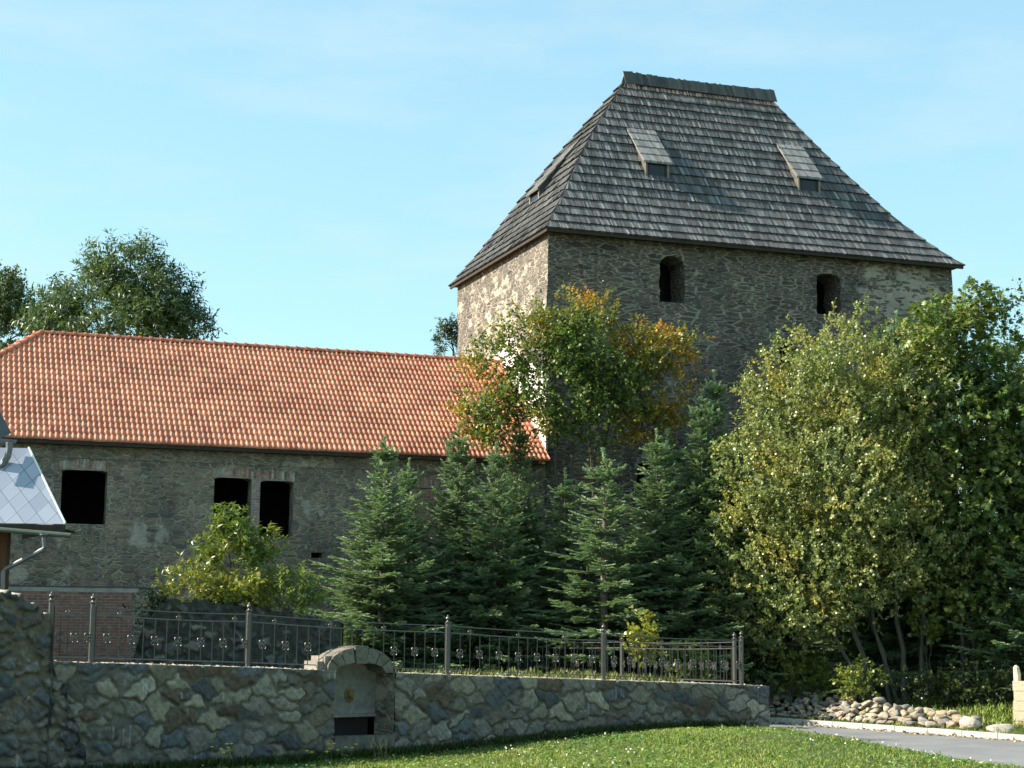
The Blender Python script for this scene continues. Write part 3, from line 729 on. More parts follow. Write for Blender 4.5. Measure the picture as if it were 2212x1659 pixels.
b.face([cp(BU0+.5, 1, 6.3), cp(BU0+.5, 9, 6.3), cp(BU1-.1, 9, 6.3), cp(BU1-.1, 1, 6.3)])
b.build('interior', MT['dark'], barn)
def slab(name, mat, u0, u1, z0, z1, proud, uvo=(0, 0), rot=False, v=BV):
    bb = MB(); bb.box(cp(u0, v-proud, z0), cdir(u1-u0, 0), cdir(0, proud+.03), (0, 0, z1-z0))
    if rot: bb.uv = [(y, x) for x, y in bb.uv]
    return bb.build(name, mat, barn)
def lintel(u0, u1, z, rise, h):
    bb = MB(); n = 16; c = (u0+u1)/2; hw = (u1-u0)/2
    rg = random.Random(int(u0*100))
    for i in range(n):
        x0, x1 = u0+(u1-u0)*i/n, u0+(u1-u0)*(i+1)/n-.012
        f = lambda x: z+rise*(1-((x-c)/hw)**2)
        top = h+rg.uniform(-.03, .03); g = rg.uniform(.75, 1.25); cc = rg.choice([(.34, .22, .17), (.38, .30, .25), (.27, .17, .13), (.36, .33, .28)])
        pr = .012+rg.uniform(0, .015)
        bb.box(cp(x0, BV-pr, f((x0+x1)/2)), cdir(x1-x0, 0), cdir(0, pr+.12), (0, 0, top), 0, tuple(k*g for k in cc))
    bb.box(cp(u0, BV-.004, z+rise*.3), cdir(u1-u0, 0), cdir(0, .05), (0, 0, h*.8), 0, (.33, .30, .26))
    return bb.build('brick_lintel', MT['stone'], barn, col=True)
lintel(-14.25, -12.80, 5.70, .07, .24); lintel(-10.0, -8.80, 5.64, .07, .25); lintel(-8.74, -7.52, 5.60, .07, .25); lintel(-4.3, -3.2, 5.56, .06, .24)
slab('brick_pier', MT['brickpale'], -8.855, -8.605, 4.0, 5.66, .010)
slab('brick_panel', MT['brick'], -16.6, -12.12, -.3, 2.34, .066, v=BV)
slab('lintel_beam', rough_mat('grey_lintel', (.36, .34, .30), .3, 5), -16.7, -11.95, 2.343, 2.46, .075)
slab('blocked_window', MT['brick'], -4.19, -3.31, 3.91, 5.56, -.06)
bb = MB(); bb.box(cp(BU0-.05, BV-.085, 2.465), cdir(BU1-BU0, 0), cdir(0, .08), (0, 0, .035)); bb.build('ledge', rough_mat('dark_ledge', (.10, .095, .085), .4, 5), barn)
# tiled roof: rolled clay tiles, row over row
EV = .08; SL = math.hypot(BRV-EV, BRZ-BEZ); cs, sn = (BRV-EV)/SL, (BRZ-BEZ)/SL
NROW = 19; PER = .152; xs_ = np.arange(BU0-.1, BU1-.0, PER/6)
def wave(x): 
    f = (x/PER) % 1.0
    return .048*np.sin(np.pi*np.clip(f/.62, 0, 1))**.8+.004*np.sin(np.pi*np.clip((f-.62)/.38, 0, 1))*-1
V = []; Fq = []; Cc = []
rg = np.random.default_rng(4); ht = wave(xs_)
hip_du = 4.75
for r in range(NROW):
    s0, s1 = r/NROW, (r+1)/NROW+.012
    lo = BU0-.1+hip_du*s0                          # the hip cuts the rows at the left
    k = xs_ >= lo
    x = xs_[k]; h = ht[k]; n = len(x); tid = np.floor(x/(PER*2)).astype(int)
    tcol = rg.uniform(0, 1, 400)[tid % 400]; jig = rg.normal(0, .006, 400)[tid % 400]
    colr = np.array((.56, .215, .122))[None]*(.80+.40*tcol[:, None])*(1+.10*np.sin(x*.7+r*.5)+.07*np.sin(x*1.9-r*.9))[:, None]
    odd = rg.random(400)[tid % 400] < .10; colr[odd] = np.array((.52, .22, .12))
    odd = rg.random(400)[tid % 400] < .04; colr[odd] = np.array((.42, .15, .085))
    sq = []
    for (s, lift) in ((s0, -.004), (s0, .040), ((s0+s1)/2, .028), (s1, .012)):
        ss = s*SL+(-.03+jig if s == s0 else 0); hh = h+lift if lift > 0 else np.full(n, lift)
        v = EV+ss*cs-hh*sn; z = BEZ+ss*sn+hh*cs; q = A0[None]+CU[None]*x[:, None]+CV[None]*v[:, None]
        sq.append(np.c_[q, z])
    base = sum(len(a) for a in V)
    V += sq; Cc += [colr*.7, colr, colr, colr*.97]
    i = np.arange(n-1)
    for j in range(3):
        a = base+j*n+i; Fq.append(np.c_[a, a+1, a+n+1, a+n])
V = np.concatenate(V)-np.array(barn.location)[None]
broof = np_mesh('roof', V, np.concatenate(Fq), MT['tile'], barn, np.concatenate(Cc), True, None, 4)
b = MB()       # other slopes, boarding below, fascia
rl = cp(BU0+hip_du-.1, BRV, BRZ); rr = cp(BU1, BRV, BRZ)
b.face([rl, cp(BU0-.1, EV, BEZ), cp(BU0-.1, 2*BRV-EV, BEZ)]); b.face([rr, rl, cp(BU0-.1, 2*BRV-EV, BEZ), cp(BU1, 2*BRV-EV, BEZ)])
b.build('roof_rear_slopes', MT['tile_dark'], broof)
b = MB(); b.face([cp(BU0-.1, EV+.02, BEZ-.035), cp(BU0+hip_du, BRV, BRZ-.05), cp(BU1, BRV, BRZ-.05), cp(BU1, EV+.02, BEZ-.035)])
b.box(cp(BU0-.1, EV+.0, BEZ-.13), cdir(BU1-BU0+.1, 0), cdir(0, .035), (0, 0, .105)); b.box(cp(BU0-.1, EV+.04, BEZ-.12), cdir(BU1-BU0+.1, 0), cdir(0, .36), (0, 0, .03))
b.build('fascia', MT['darkwood'], broof)
def ridge_row(p0, p1, name):
    bb = MB(); p0, p1 = Vector(p0), Vector(p1); L = (p1-p0).length; n = max(1, int(L/.33)); t = (p1-p0)/L
    side = t.cross(Vector((0, 0, 1))).normalized(); upv = side.cross(t).normalized()
    for i in range(n):
        g = random.uniform(.85, 1.15); c = (.43*g, .145*g, .075*g); q0 = p0+t*(L*i/n); q1 = p0+t*(L*(i+1)/n)
        rr_ = []
        for q, rad in ((q0-t*.03, .150), (q0+t*.035, .150), (q0+t*.04, .122), (q1, .112)):
            rr_.append([q+side*rad*math.cos(a)+upv*(rad*math.sin(a)*.85-.03) for a in np.linspace(-.1, math.pi+.1, 9)])
        for a, bq in zip(rr_, rr_[1:]):
            for k in range(8): bb.face([a[k+1], a[k], bq[k], bq[k+1]], None, 0, c)
        bb.face(rr_[0], None, 0, tuple(x*.8 for x in c))
    return bb.build(name, MT['tile'], broof, col=True)
ridge_row(rl+Vector((0, 0, .03)), rr+Vector((0, 0, .03)), 'ridge_tiles')
ridge_row(cp(BU0-.1, EV, BEZ+.06), rl+Vector((0, 0, .04)), 'hip_tiles')
#@@REST@@
# ------------------------------------------------------------------ verge strip behind the kerb
b = MB(); pv = None
for t in np.arange(-26, 10, .5):
    row = [(*(K0+KD*t+KN*k), z) for k, z in ((.14, -.815), (.5, -.80), (1.1, -.78), (1.8, -.72), (2.6, -.70))]
    if pv:
        for i in range(4): b.face([pv[i], pv[i+1], row[i+1], row[i]][::-1])
    pv = row
tag(b.build('verge', MT['soil'], smooth=True), kind='structure')

# ------------------------------------------------------------------ wall fountain
def wl(s, n, z):            # along the wall, outwards, height
    p = wall_pt(s)+wall_n(SA+.7)*n if False else wall_pt(s)+FN*n
    return Vector((p[0], p[1], z))
FN = wall_n((SA+SB)/2); FT = wall_t((SA+SB)/2)
SM = (SA+SB)/2
zt = wall_top(SM)
fount = empty('wall_fountain', wl(SM, 0, -1.), 'arched stone wall fountain with a brass lion mask spout and dark basin', 'fountain')
b = MB(); nv = 7
S0, S1 = SA-.16, SB-.06; sc_ = (S0+S1)/2; hc = (S1-S0)/2; zb_ = zt+.005
Ro, Ri = .47, .17; hi_ = hc-.20
def arc(t, rise, half): a = math.pi*(1-t); return sc_+half*math.cos(a), zb_+rise*max(0, math.sin(a))**.85
for i in range(nv):
    g = random.uniform(.85, 1.15); m = 6; t0, t1 = i/nv+.006, (i+1)/nv-.006; pr = .05 if i == 3 else .025; pr += random.uniform(-.004, .004)
    xo = .035 if i == 3 else 0
    O = [arc(t0+(t1-t0)*k/m, Ro+xo, hc) for k in range(m+1)]; I_ = [arc(t0+(t1-t0)*k/m, Ri-xo*.5, hi_) for k in range(m+1)]
    c = (.16*g, .142*g, .112*g); bk = -.62
    for k in range(m):
        b.face([wl(*(I_[k][0], pr, I_[k][1])), wl(I_[k+1][0], pr, I_[k+1][1]), wl(O[k+1][0], pr, O[k+1][1]), wl(O[k][0], pr, O[k][1])], None, 0, c)
        b.face([wl(O[k][0], pr, O[k][1]), wl(O[k+1][0], pr, O[k+1][1]), wl(O[k+1][0], bk, O[k+1][1]-.02), wl(O[k][0], bk, O[k][1]-.02)], None, 0, c)
        b.face([wl(I_[k+1][0], pr, I_[k+1][1]), wl(I_[k][0], pr, I_[k][1]), wl(I_[k][0], bk, I_[k][1]), wl(I_[k+1][0], bk, I_[k+1][1])], None, 0, c)
        b.face([wl(I_[k][0], bk, I_[k][1]), wl(O[k][0], bk, O[k][1]-.02), wl(O[k+1][0], bk, O[k+1][1]-.02), wl(I_[k+1][0], bk, I_[k+1][1])], None, 0, c)
    for k in (0, m):
        q = [wl(I_[k][0], pr, I_[k][1]), wl(O[k][0], pr, O[k][1]), wl(O[k][0], bk, O[k][1]-.02), wl(I_[k][0], bk, I_[k][1])]
        b.face(q if k == 0 else q[::-1], None, 0, tuple(x*.8 for x in c))
# stepped coping foot at the left
for (s0, s1, z1, n0, n1) in ((S0-.16, S0+.06, zb_+.20, -.62, -.10), (S0-.02, S0+.14, zb_+.30, -.60, -.05), (S1-.12, S1+.12, zb_+.10, -.62, -.05)):
    b.box(wl(s0, n0, zb_-.03), wl(s1, n0, 0)-wl(s0, n0, 0), wl(s0, n1, 0)-wl(s0, n0, 0), (0, 0, z1-zb_+.03), 0, (.25, .22, .18))
b.build('arch', MT['stone'], fount, col=True)
b = MB(); DP = .74
zr = -.21
b.face([wl(SA, -DP+.02, zr), wl(SB, -DP+.02, zr), wl(SB, -DP+.02, zb_+.3), wl(SA, -DP+.02, zb_+.3)])
b.box(wl(SA, -DP+.02, zr-.06), wl(SB, 0, 0)-wl(SA, 0, 0), wl(SA, .05, 0)-wl(SA, 0, 0), (0, 0, .055))
b.build('back_panel', MT['render'], fount)
b = MB()
b.face([wl(SB, 0, -.7), wl(SB, 0, zb_+.1), wl(SB, -DP, zb_+.1), wl(SB, -DP, -.7)]); b.face([wl(SA, 0, -.7), wl(SA, -DP, -.7), wl(SA, -DP, zb_+.1), wl(SA, 0, zb_+.1)])
b.build('jambs', MT['barn'], fount)
b = MB()     # basin: rim, sides, inside
sA, sB, nF, nB, zf, zi = SA+.015, SB-.015, -.03, -.70, -.62, -.95
for (s0, s1, n0, n1) in ((sA, sB, nF-.14, nF), (sA, sB, nB, nB+.08), (sA, sA+.10, nB+.081, nF-.141), (sB-.10, sB, nB+.081, nF-.141)):
    b.box(wl(s0, n0, zi), wl(s1, 0, 0)-wl(s0, 0, 0), wl(s0, n1, 0)-wl(s0, n0, 0), (0, 0, zf-zi-(.0 if n1 == nF else .003)))
b.box(wl(sA, nF+.055, zi), wl(sB, 0, 0)-wl(sA, 0, 0), wl(sA, .05, 0)-wl(sA, 0, 0), (0, 0, zf-zi+.035))
bs = b.build('basin', rough_mat('mossy_basin_stone', (.12, .115, .09), .5, 6, .9, .7, dist=.02), fount)
b = MB(); b.face([wl(sA+.05, nB+.05, -.72), wl(sB-.05, nB+.05, -.72), wl(sB-.05, nF-.10, -.72), wl(sA+.05, nF-.10, -.72)])
b.build('water', rough_mat('still_water', (.012, .016, .015), .2, 3, .06, 0, .5), fount)
b = MB()     # recess behind the basin under the panel, its shade painted near-black
b.face([wl(SA, -DP-.25, -.95), wl(SB, -DP-.25, -.95), wl(SB, -DP-.25, zr), wl(SA, -DP-.25, zr)]); b.face([wl(SA, -DP-.25, zr-.0), wl(SB, -DP-.25, zr), wl(SB, -DP, zr), wl(SA, -DP, zr)])
b.build('recess', MT['dark'], fount)
# lion mask: mane, face, muzzle, brows, eyes, ears, ring mouth
def lion():
    bm = bmesh.new()
    def ball(c, r, sc, u=14, v=9):
        q = bmesh.ops.create_uvsphere(bm, u_segments=u, v_segments=v, radius=r)['verts']
        for p in q: p.co = Vector((p.co.x*sc[0], p.co.y*sc[1], p.co.z*sc[2]))+Vector(c)
    ball((0, .0, 0), .085, (1, .45, 1.15)); ball((0, .035, .01), .062, (.95, .8, 1.15)); ball((0, .075, -.028), .033, (1.05, 1, .8)); ball((0, .09, .0), .014, (1.1, 1, 1.9)); ball((0, .105, -.022), .013, (1.4, .8, .7))
    ball((0, .07, -.062), .022, (1.1, .9, .55))
    for sg in (-1, 1):
        ball((sg*.026, .082, .022), .010, (1, .8, .7)); ball((sg*.028, .078, .036), .016, (1.3, .9, .45)); ball((sg*.062, .03, .068), .020, (1, .6, 1)); ball((sg*.018, .098, -.036), .016, (1, .9, .8))
    for k in range(18):
        a = 2*math.pi*k/18; rr = .090+.008*(k % 2); ball((rr*math.cos(a), .012, rr*1.18*math.sin(a)-.01), .024, (.9, .7, .9), 8, 6)
    for k in range(14):
        a = 2*math.pi*(k+.5)/14; ball((.068*math.cos(a), .03, .078*math.sin(a)), .019, (.9, .7, .9), 8, 6)
    bmesh.ops.create_cone(bm, cap_ends=True, segments=10, radius1=.009, radius2=.009, depth=.09, matrix=Matrix.Translation((0, .125, -.05))@Matrix.Rotation(R(80), 4, 'X'))
    me = bpy.data.meshes.new('lion_mask'); bm.to_mesh(me); bm.free(); me.polygons.foreach_set('use_smooth', [True]*len(me.polygons)); me.materials.append(MT['bronze']); return me
lp = at(758.5, 1494, 33.6)
ss = SA+(SB-SA)*.56
lo_ = link(bpy.data.objects.new('lion_mask', lion()), fount)
P_ = wl(ss, -DP+.02, .17); lo_.location = P_-fount.location
lo_.rotation_euler = (0, 0, math.atan2(FN[1], FN[0])-math.pi/2); lo_.scale = (1.05, 1.05, 1.12)

# ------------------------------------------------------------------ iron railings
def scroll_pts(c, T, s, sg, vg):       # one C scroll in the railing plane: c centre, T along, sg left/right, vg up/down
    pts = []
    for k in range(13):
        a = k/12; ang = -math.pi/2+a*math.pi*1.75; r = s*(.50-.27*a)
        x = .50*s-r*.0+r*math.cos(ang)*.8; z = .62*s+r*math.sin(ang)
        pts.append(c+Vector((T[0]*sg*x*.95, T[1]*sg*x*.95, vg*z)))
    return [c]+pts
def railing(name, label, posts, zbase, s_of, tall, nbars, post_sz=.033, fin=True, first_mid=None, orn=True, sc=1.0, skip=None):
    """posts: list of xy; zbase: z of the wall top at each post"""
    root = empty(name, (*posts[0], zbase[0]), label, 'railing', 'iron railings on the terrace walls')
    for i, (p, z) in enumerate(zip(posts, zbase)):
        bb = MB(); bb.cbox((p[0], p[1], z+.5*tall), post_sz, post_sz, .5*tall, math.atan2(FT[1], FT[0]))
        po = bb.build('post', MT['iron'], root)
        if fin:
            f = MB(); h = z+tall
            f.lathe((p[0], p[1], h), [(.05, 0), (.062, .01), (.062, .025), (.035, .035), (.022, .055), (.036, .075), (.046, .10), (.038, .125), (.018, .14), (.02, .15), (.005, .172)], 10)
            f.build('finial', MT['iron'], po)
    for i in range(len(posts)-1):
        p0, p1 = np.array(posts[i]), np.array(posts[i+1]); z0, z1 = zbase[i], zbase[i+1]; L = np.linalg.norm(p1-p0); T = (p1-p0)/L
        n = nbars[i]; pt = lambda k, h: Vector((*(p0+(p1-p0)*k), z0+(z1-z0)*k+h))
        cut = (lambda k: False) if skip is None or skip[i] is None else skip[i]
        lowf = lambda k: .12 if not cut(k) else cut(k)
        bb = MB(); gap = .07/L
        hU, hM, hL = tall-.05, tall-.19, .11
        sag = lambda k: -.028*sc*math.sin(math.pi*k)
        N = 14
        def rail(h, r, a0=0., a1=1.): bb.tube([pt(k, h+sag(k)) for k in np.linspace(a0, a1, N)], r, 4)
        rail(hU, .013, gap, 1-gap); rail(hM, .015, gap, 1-gap)
        if skip is None or skip[i] is None: bb.tube([pt(k, hL) for k in np.linspace(gap, 1-gap, N)], .013, 4)
        else:
            k_in = [k for k in np.linspace(gap, 1-gap, 240) if cut(k)]; ka, kb = k_in[0], k_in[-1]
            bb.tube([pt(k, hL) for k in np.linspace(gap, ka-.005, 5)]+[pt(ka-.005, cut(ka+.004)*.75)], .013, 4)
            bb.tube([pt(k, max(hL, cut(k) or 0)) for k in np.linspace(ka, kb, 20)], .010, 4)
            bb.tube([pt(k, hL) for k in np.linspace(kb+.01, 1-gap, 5)], .013, 4)
        orns = []
        for j in range(n+1):
            k = gap*.9+(1-1.8*gap)*j/n; lo = cut(k) or hL
            topk = hU if j in (0, n) else hM
            bb.tube([pt(k, lo), pt(k, topk+sag(k)+(.0 if j in (0, n) else -.0))], .0115*sc, 4)
            if not orn: continue
            if j % 2 == 1 and lo < .3:
                orn_b = MB(); c = pt(k, (hL+hM)/2-.03+sag(k)*.6); s = .085
                orn_b.lathe((c.x, c.y, c.z-.03), [(.010, 0), (.018, .012), (.018, .048), (.010, .06)], 6)
                for sg in (-1, 1):
                    for vg in (-1, 1): orn_b.tube(scroll_pts(c, T, s, sg, vg), [.013]+[.013-.0004*q for q in range(13)], 4)
                orns.append(orn_b)
            if j % 5 == 2+(i % 2)*0 and 0 < j < n:
                orn_b = MB(); c = pt(k, hM+sag(k)+.01); s = .06
                for sg in (-1, 1): orn_b.tube(scroll_pts(c, T, s, sg, 1), .008, 4)
                orn_b.tube([c, c+Vector((0, 0, .12))], [.010, .003], 5); orns.append(orn_b)
        pn = bb.build('railing_panel', MT['iron'], root)
        for ob_ in orns: ob_.build('scroll_ornament', MT['iron'], pn)
    return root
def xy_on_wall(px, inset=.16): s = s_at_px(px); return wall_pt(s)-wall_n(s)*inset, wall_top(s), s
pp = [xy_on_wall(px) for px in (112, 203, 543, 975, 1312, 1610)]
def cut_f(k, pos=pp):
    s = pos[2][2]+(pos[3][2]-pos[2][2])*k
    if S0-.1 < s < S1-.1: return .19+.34*max(0, math.sin(math.pi*(s-S0+.1)/(S1-S0)))**.8
    return False
fr = railing('iron_railing', 'black wrought iron railing with scrolls along the top of the front fieldstone wall', [p[0] for p in pp], [p[1]-.02 for p in pp], None, 1.06, [5, 13, 18, 16, 17], skip=[None, None, cut_f, None, None])
bp = [np.array(pp[-1][0])]+[sw_pt(s)-np.array((.86, .5))*.16 for s in (5.0, 9.4, 14.2)]
def by_px(px):
    lo, hi = 0, SWS[-1]
    for _ in range(40):
        m = (lo+hi)/2; q = sw_pt(m)-np.array((.86, .5))*.16
        if 1106+F_PX*q[0]/q[1] > px: lo = m
        else: hi = m
    return sw_pt(lo)-np.array((.86, .5))*.16
bp = [np.array(pp[-1][0])+np.array((-.13, .2))]+[by_px(px) for px in (1346, 1115, 911)]
railing('iron_railing', 'smaller looking rear iron railing running back from the right corner behind the front one', bp, [.24, .17, .12, .10], None, 1.04, [19, 18, 16])

# ------------------------------------------------------------------ ruined wall on the terrace
RP = [np.array(at(285, 1400, 39.2)[:2]), np.array(at(430, 1400, 39.0)[:2]), np.array(at(735, 1400, 40.5)[:2])]
def ruin_pt(s, L=[0]):
    d = np.r_[0, np.cumsum([np.linalg.norm(RP[1]-RP[0]), np.linalg.norm(RP[2]-RP[1])])]
    return np.array([np.interp(s, d, [p[0] for p in RP]), np.interp(s, d, [p[1] for p in RP])])
RL = np.linalg.norm(RP[1]-RP[0])+np.linalg.norm(RP[2]-RP[1])
def ruin_top(s):
    k = s/RL; return np.interp(k, [0, .05, .12, .3, .6, .8, 1], [.5, 1.5, 1.98, 2.05, 1.9, 1.75, 1.5])+.05*math.sin(s*9)+.04*math.sin(s*23)
ruin = stone_wall('ruined_wall', np.arange(0, RL, .03), -.1, ruin_top, 66, ruin_pt, lambda s: np.array((.05+.0*s, -1.)), 1.6,
    lambda Q: stone_cells(Q, (-1, 8, -.5, 3), .34, .24, [(.09, .092, .08), (.065, .075, .07), (.13, .125, .105), (.05, .052, .05), (.15, .145, .125)], (.045, .048, .036), 31, .06, 1, 0, .075, .08, .6), capcol=(.06, .07, .03))
tag(ruin, 'low dark ruined wall of loose stones behind the left railing', 'ruined wall')

# ------------------------------------------------------------------ house at the left edge
K = at(141, 1132, 36.0); hx, hy = 1.0, 0.0
house = empty('house', (K[0]-4, K[1]+3, .1), 'corner of a house with pale diamond slate roof, gutter pipes and brown timber', 'house')
ex = np.array((-1, -.10, 0)); ex /= np.linalg.norm(ex); ez = np.array((0, 0, 1.)); ey = np.array((-ex[1]*-1, .99, 0)); ey = np.array((-.10, 1, 0)); ey /= np.linalg.norm(ey)
W_, PIT = 6.0, 1.42
top_l = 1.55
hipv = ex*1.05+ey*1.15+ez*1.72
b = MB()
def sl_uv(p): d = np.array(p)-K; u = d@ex; v = math.hypot(d@ey, d[2])*(1 if d[2] >= 0 else -1); return (u, v)
q = [K, K+hipv, K+ex*W_+ey*1.15+ez*1.72, K+ex*W_]
b.face([Vector(p) for p in q][::-1], [sl_uv(p) for p in q][::-1])
sd_ = np.array((-.47, .88, 0)); q2 = [K, K+sd_*4, K+sd_*4+hipv-ey*.9, K+hipv]
b.face([Vector(p) for p in q2], [(0, 0), (5, 0), (5, 2), (1, 2)])
b.build('slate_roof', MT['slates'], house)
b = MB()
b.tube([K+ez*.02, K+hipv+ez*.02], .022, 5); b.build('hip_flashing', rough_mat('white_flashing', (.75, .76, .76), .1, 4, .5, 0), house)
b = MB(); b.box(K+ez*-.16+ey*.02, ex*W_, ey*.03, ez*.14); b.box(K+ez*-.16+ey*.051+ex*.02, ex*.03, sd_*4, ez*.14); b.face([K+ez*-.1+ey*.05, K+ez*-.1+ex*W_+ey*.05, K+ez*-.1+ex*W_+ey*2, K+ez*-.1+ey*2]); b.build('eaves', MT['darkwood'], house)
wp = at(14, 1200, 36.6)
b = MB(); b.box((wp[0]-.26, wp[1], -.2), (.26, 0, 0), (0, .26, 0), (0, 0, K[2]-.14+.2)); b.build('timber_post', MT['brownwood'], house)
b = MB(); b.box((wp[0]-9, wp[1]+.8, -.5), (6.6, -.3, 0), (-1.5, 4, 0), (0, 0, K[2]+2.6)); b.build('wall', MT['brownwood'], house)  # unseen house body, made taller to cast shade over the ruined wall
g0, g1 = at(-40, 1141, 35.7), at(153, 1157, 35.7)
b = MB(); b.tube([g0, g1], .055, 8); b.build('gutter', MT['greenpaint'], house)
b = MB()
d0 = at(96, 1152, 35.65)
b.lathe((d0[0], d0[1], d0[2]-.18), [(.05, 0), (.055, .09), (.10, .14), (.10, .17)], 10)
b.tube([d0+ez*-.17, at(96, 1182, 35.65), at(93, 1187, 35.65), at(12, 1229, 35.9), at(7, 1236, 35.9), at(5, 1300, 35.9)], .05, 8); b.build('downpipe', MT['zinc'], house)
# upper roof: grey verge with its gutter end and elbow
b = MB()
u0, u1, u2, u3 = at(-60, 820, 37.2), at(2, 893, 37.2), at(25, 935, 37.2), at(-60, 850, 37.2)
v0, v1, v2, v3 = at(-60, 870, 36.6), at(-2, 946, 36.6), at(8, 950, 36.6), at(-60, 880, 36.6)
b.face([u0, u1, u2, at(0, 947, 37.0), at(-60, 930, 37.0)][::-1])
b.face([u1, u2, u2+np.array((-1.6, 2.0, .3)), u1+np.array((-1.6, 2.0, .3))]); b.face([u0, u1, u1+np.array((-1.6, 2.0, .3)), u0+np.array((-1.6, 2.0, .3))])
b.build('verge_board', MT['greymetal'], house)
b = MB(); gc = at(25, 950, 36.9); n = 10
for k in range(n):
    a0_, a1_ = math.pi+math.pi*k/n, math.pi+math.pi*(k+1)/n
    P0 = [gc+np.array((.12*math.cos(a), 0, .12*math.sin(a))) for a in (a0_, a1_)]; P1 = [p+np.array((-1.2, -.5, .06)) for p in P0]
    b.face([P0[0], P0[1], P1[1], P1[0]]); b.face([gc, P0[1], P0[0]])
b.build('gutter_end', MT['zinc'], house)
b = MB(); e0 = at(20, 955, 36.7)
b.tube([e0, at(20, 968, 36.7), at(17, 985, 36.7), at(6, 1003, 36.7), at(-20, 1020, 36.7)], .075, 10); b.build('pipe_elbow', MT['zinc'], house)

# ------------------------------------------------------------------ dry stones, boulders, timber fence at the right
def rock(mb_v, mb_f, mb_c, c, r, sq, col, rg, seed):
    bm = bmesh.new(); bmesh.ops.create_icosphere(bm, subdivisions=2, radius=1)
    pl = [(rg.normal(size=3), rg.uniform(.30, .70)) for _ in range(11)]; pl = [(p/np.linalg.norm(p), d) for p, d in pl]
    th = rg.uniform(0, 6.3); ca, sa = math.cos(th), math.sin(th); base = len(mb_v)
    for v in bm.verts:
        p = np.array(v.co)
        for nn, d in pl:
            e = p@nn-d
            if e > 0: p = p-nn*e*.97
        p = p*(1+.05*math.sin(9*p[0]+seed)*math.sin(8*p[1]+7*p[2]))
        p = p*np.array((1.25, .95, sq*1.15))*r*1.15; mb_v.append((c[0]+p[0]*ca-p[1]*sa, c[1]+p[0]*sa+p[1]*ca, c[2]+p[2])); mb_c.append(tuple(np.array(col)*(1+.1*math.sin(5*p[0]/r+seed))))
    for f in bm.faces: mb_f.append([base+v.index for v in f.verts])
    bm.free()
rg = np.random.default_rng(8)
RC = [(.40, .315, .21), (.33, .27, .20), (.45, .355, .235), (.28, .24, .19), (.23, .21, .19), (.37, .32, .25)]
Vv, Ff, Cc = [], [], []
tA = 0
def heap_line(px, off): # t along the kerb for a picture column
    best = min(np.arange(-8, 13, .05), key=lambda t: abs(1106+F_PX*(K0+KD*t+KN*off)[0]/(K0+KD*t+KN*off)[1]-px)); return best
ta, tb_ = heap_line(1640, .8), heap_line(2085, .8)
t = ta; 
while t > tb_:
    f = (ta-t)/(ta-tb_); Hh = (.62-.36*f)*(1+.12*math.sin(t*5)); z = -.80
    lay = 0
    while z < -.80+Hh:
        r = rg.uniform(.075, .15) if f < .55 else rg.uniform(.09, .20)
        sq = rg.uniform(.42, .7); p = K0+KD*(t+rg.normal(0, .08))+KN*(.62+.16*lay+rg.normal(0, .05))
        c = RC[rg.integers(len(RC))]; c = tuple(np.array(c)*rg.uniform(.8, 1.1)*(1 if f < .6 else .8))
        rock(Vv, Ff, Cc, (*p, z+r*sq*.8), r, sq, c, rg, lay+t); z += r*sq*1.35; lay += 1
    t -= rg.uniform(.10, .18)
heap = np_mesh('dry_stone_bank', np.array(Vv), np.array(Ff), MT['stone'], None, np.array(Cc))
tag(heap, 'sunlit low dry stone bank of pale rubble along the kerb', 'stone bank')
for (px, py, r, sq, lab, c, yaw) in ((2092, 1562, .36, .55, 'pale pointed boulder at the low right end of the stone bank', (.50, .43, .34), 1), (2140, 1566, .42, .40, 'flat dark topped slab boulder lying nearest the timber fence', (.36, .32, .26), 2)):
    Vv, Ff, Cc = [], [], []; tq = heap_line(px, .7); p = K0+KD*tq+KN*.7
    rock(Vv, Ff, Cc, (*p, -.80+r*sq*.45), r, sq, c, rg, yaw); bo = np_mesh('boulder', np.array(Vv), np.array(Ff), MT['stone'], None, np.array(Cc)); tag(bo, lab, 'boulder', 'boulders by the kerb')
b = MB(); s0 = K0+KD*heap_line(1990, 1.1)+KN*1.1; s1 = K0+KD*heap_line(2065, .7)+KN*.7
b.tube([(*s0, -.36), (*((s0+s1)/2), -.50), (*s1, -.62)], [.012, .016, .018], 5); tag(b.build('stick', MT['oldwood']), 'long thin bare stick lying across the low end of the stone bank', 'stick')
fp = onz(2191, 1577, -.80); tf = empty('timber_fence', fp, 'pale new timber wall of stacked sawn planks at the right edge', 'fence')
tdir = np.array((.93, -.36))
for k in range(5):
    bb = MB(); dx = rg.normal(0, .012); L = 3.2
    bb.box((fp[0]+dx, fp[1], fp[2]+.235*k+.004-.02), (tdir[0]*L, tdir[1]*L, 0), (.055, .14, 0), (0, 0, .225))
    o = bb.build('plank', MT['newwood'], tf); bm_ = o.modifiers.new('bevel', 'BEVEL'); bm_.width = .012; bm_.segments = 2
bb = MB(); pq = np.array(fp)+np.array((.17, .20, 0)); bb.tube([pq, pq+np.array((0, 0, 1.30)), pq+np.array((-.02, 0, 1.47)), pq+np.array((-.03, 0, 1.52))], [.085, .085, .07, .02], 10); bb.build('post', MT['newwood'], tf)
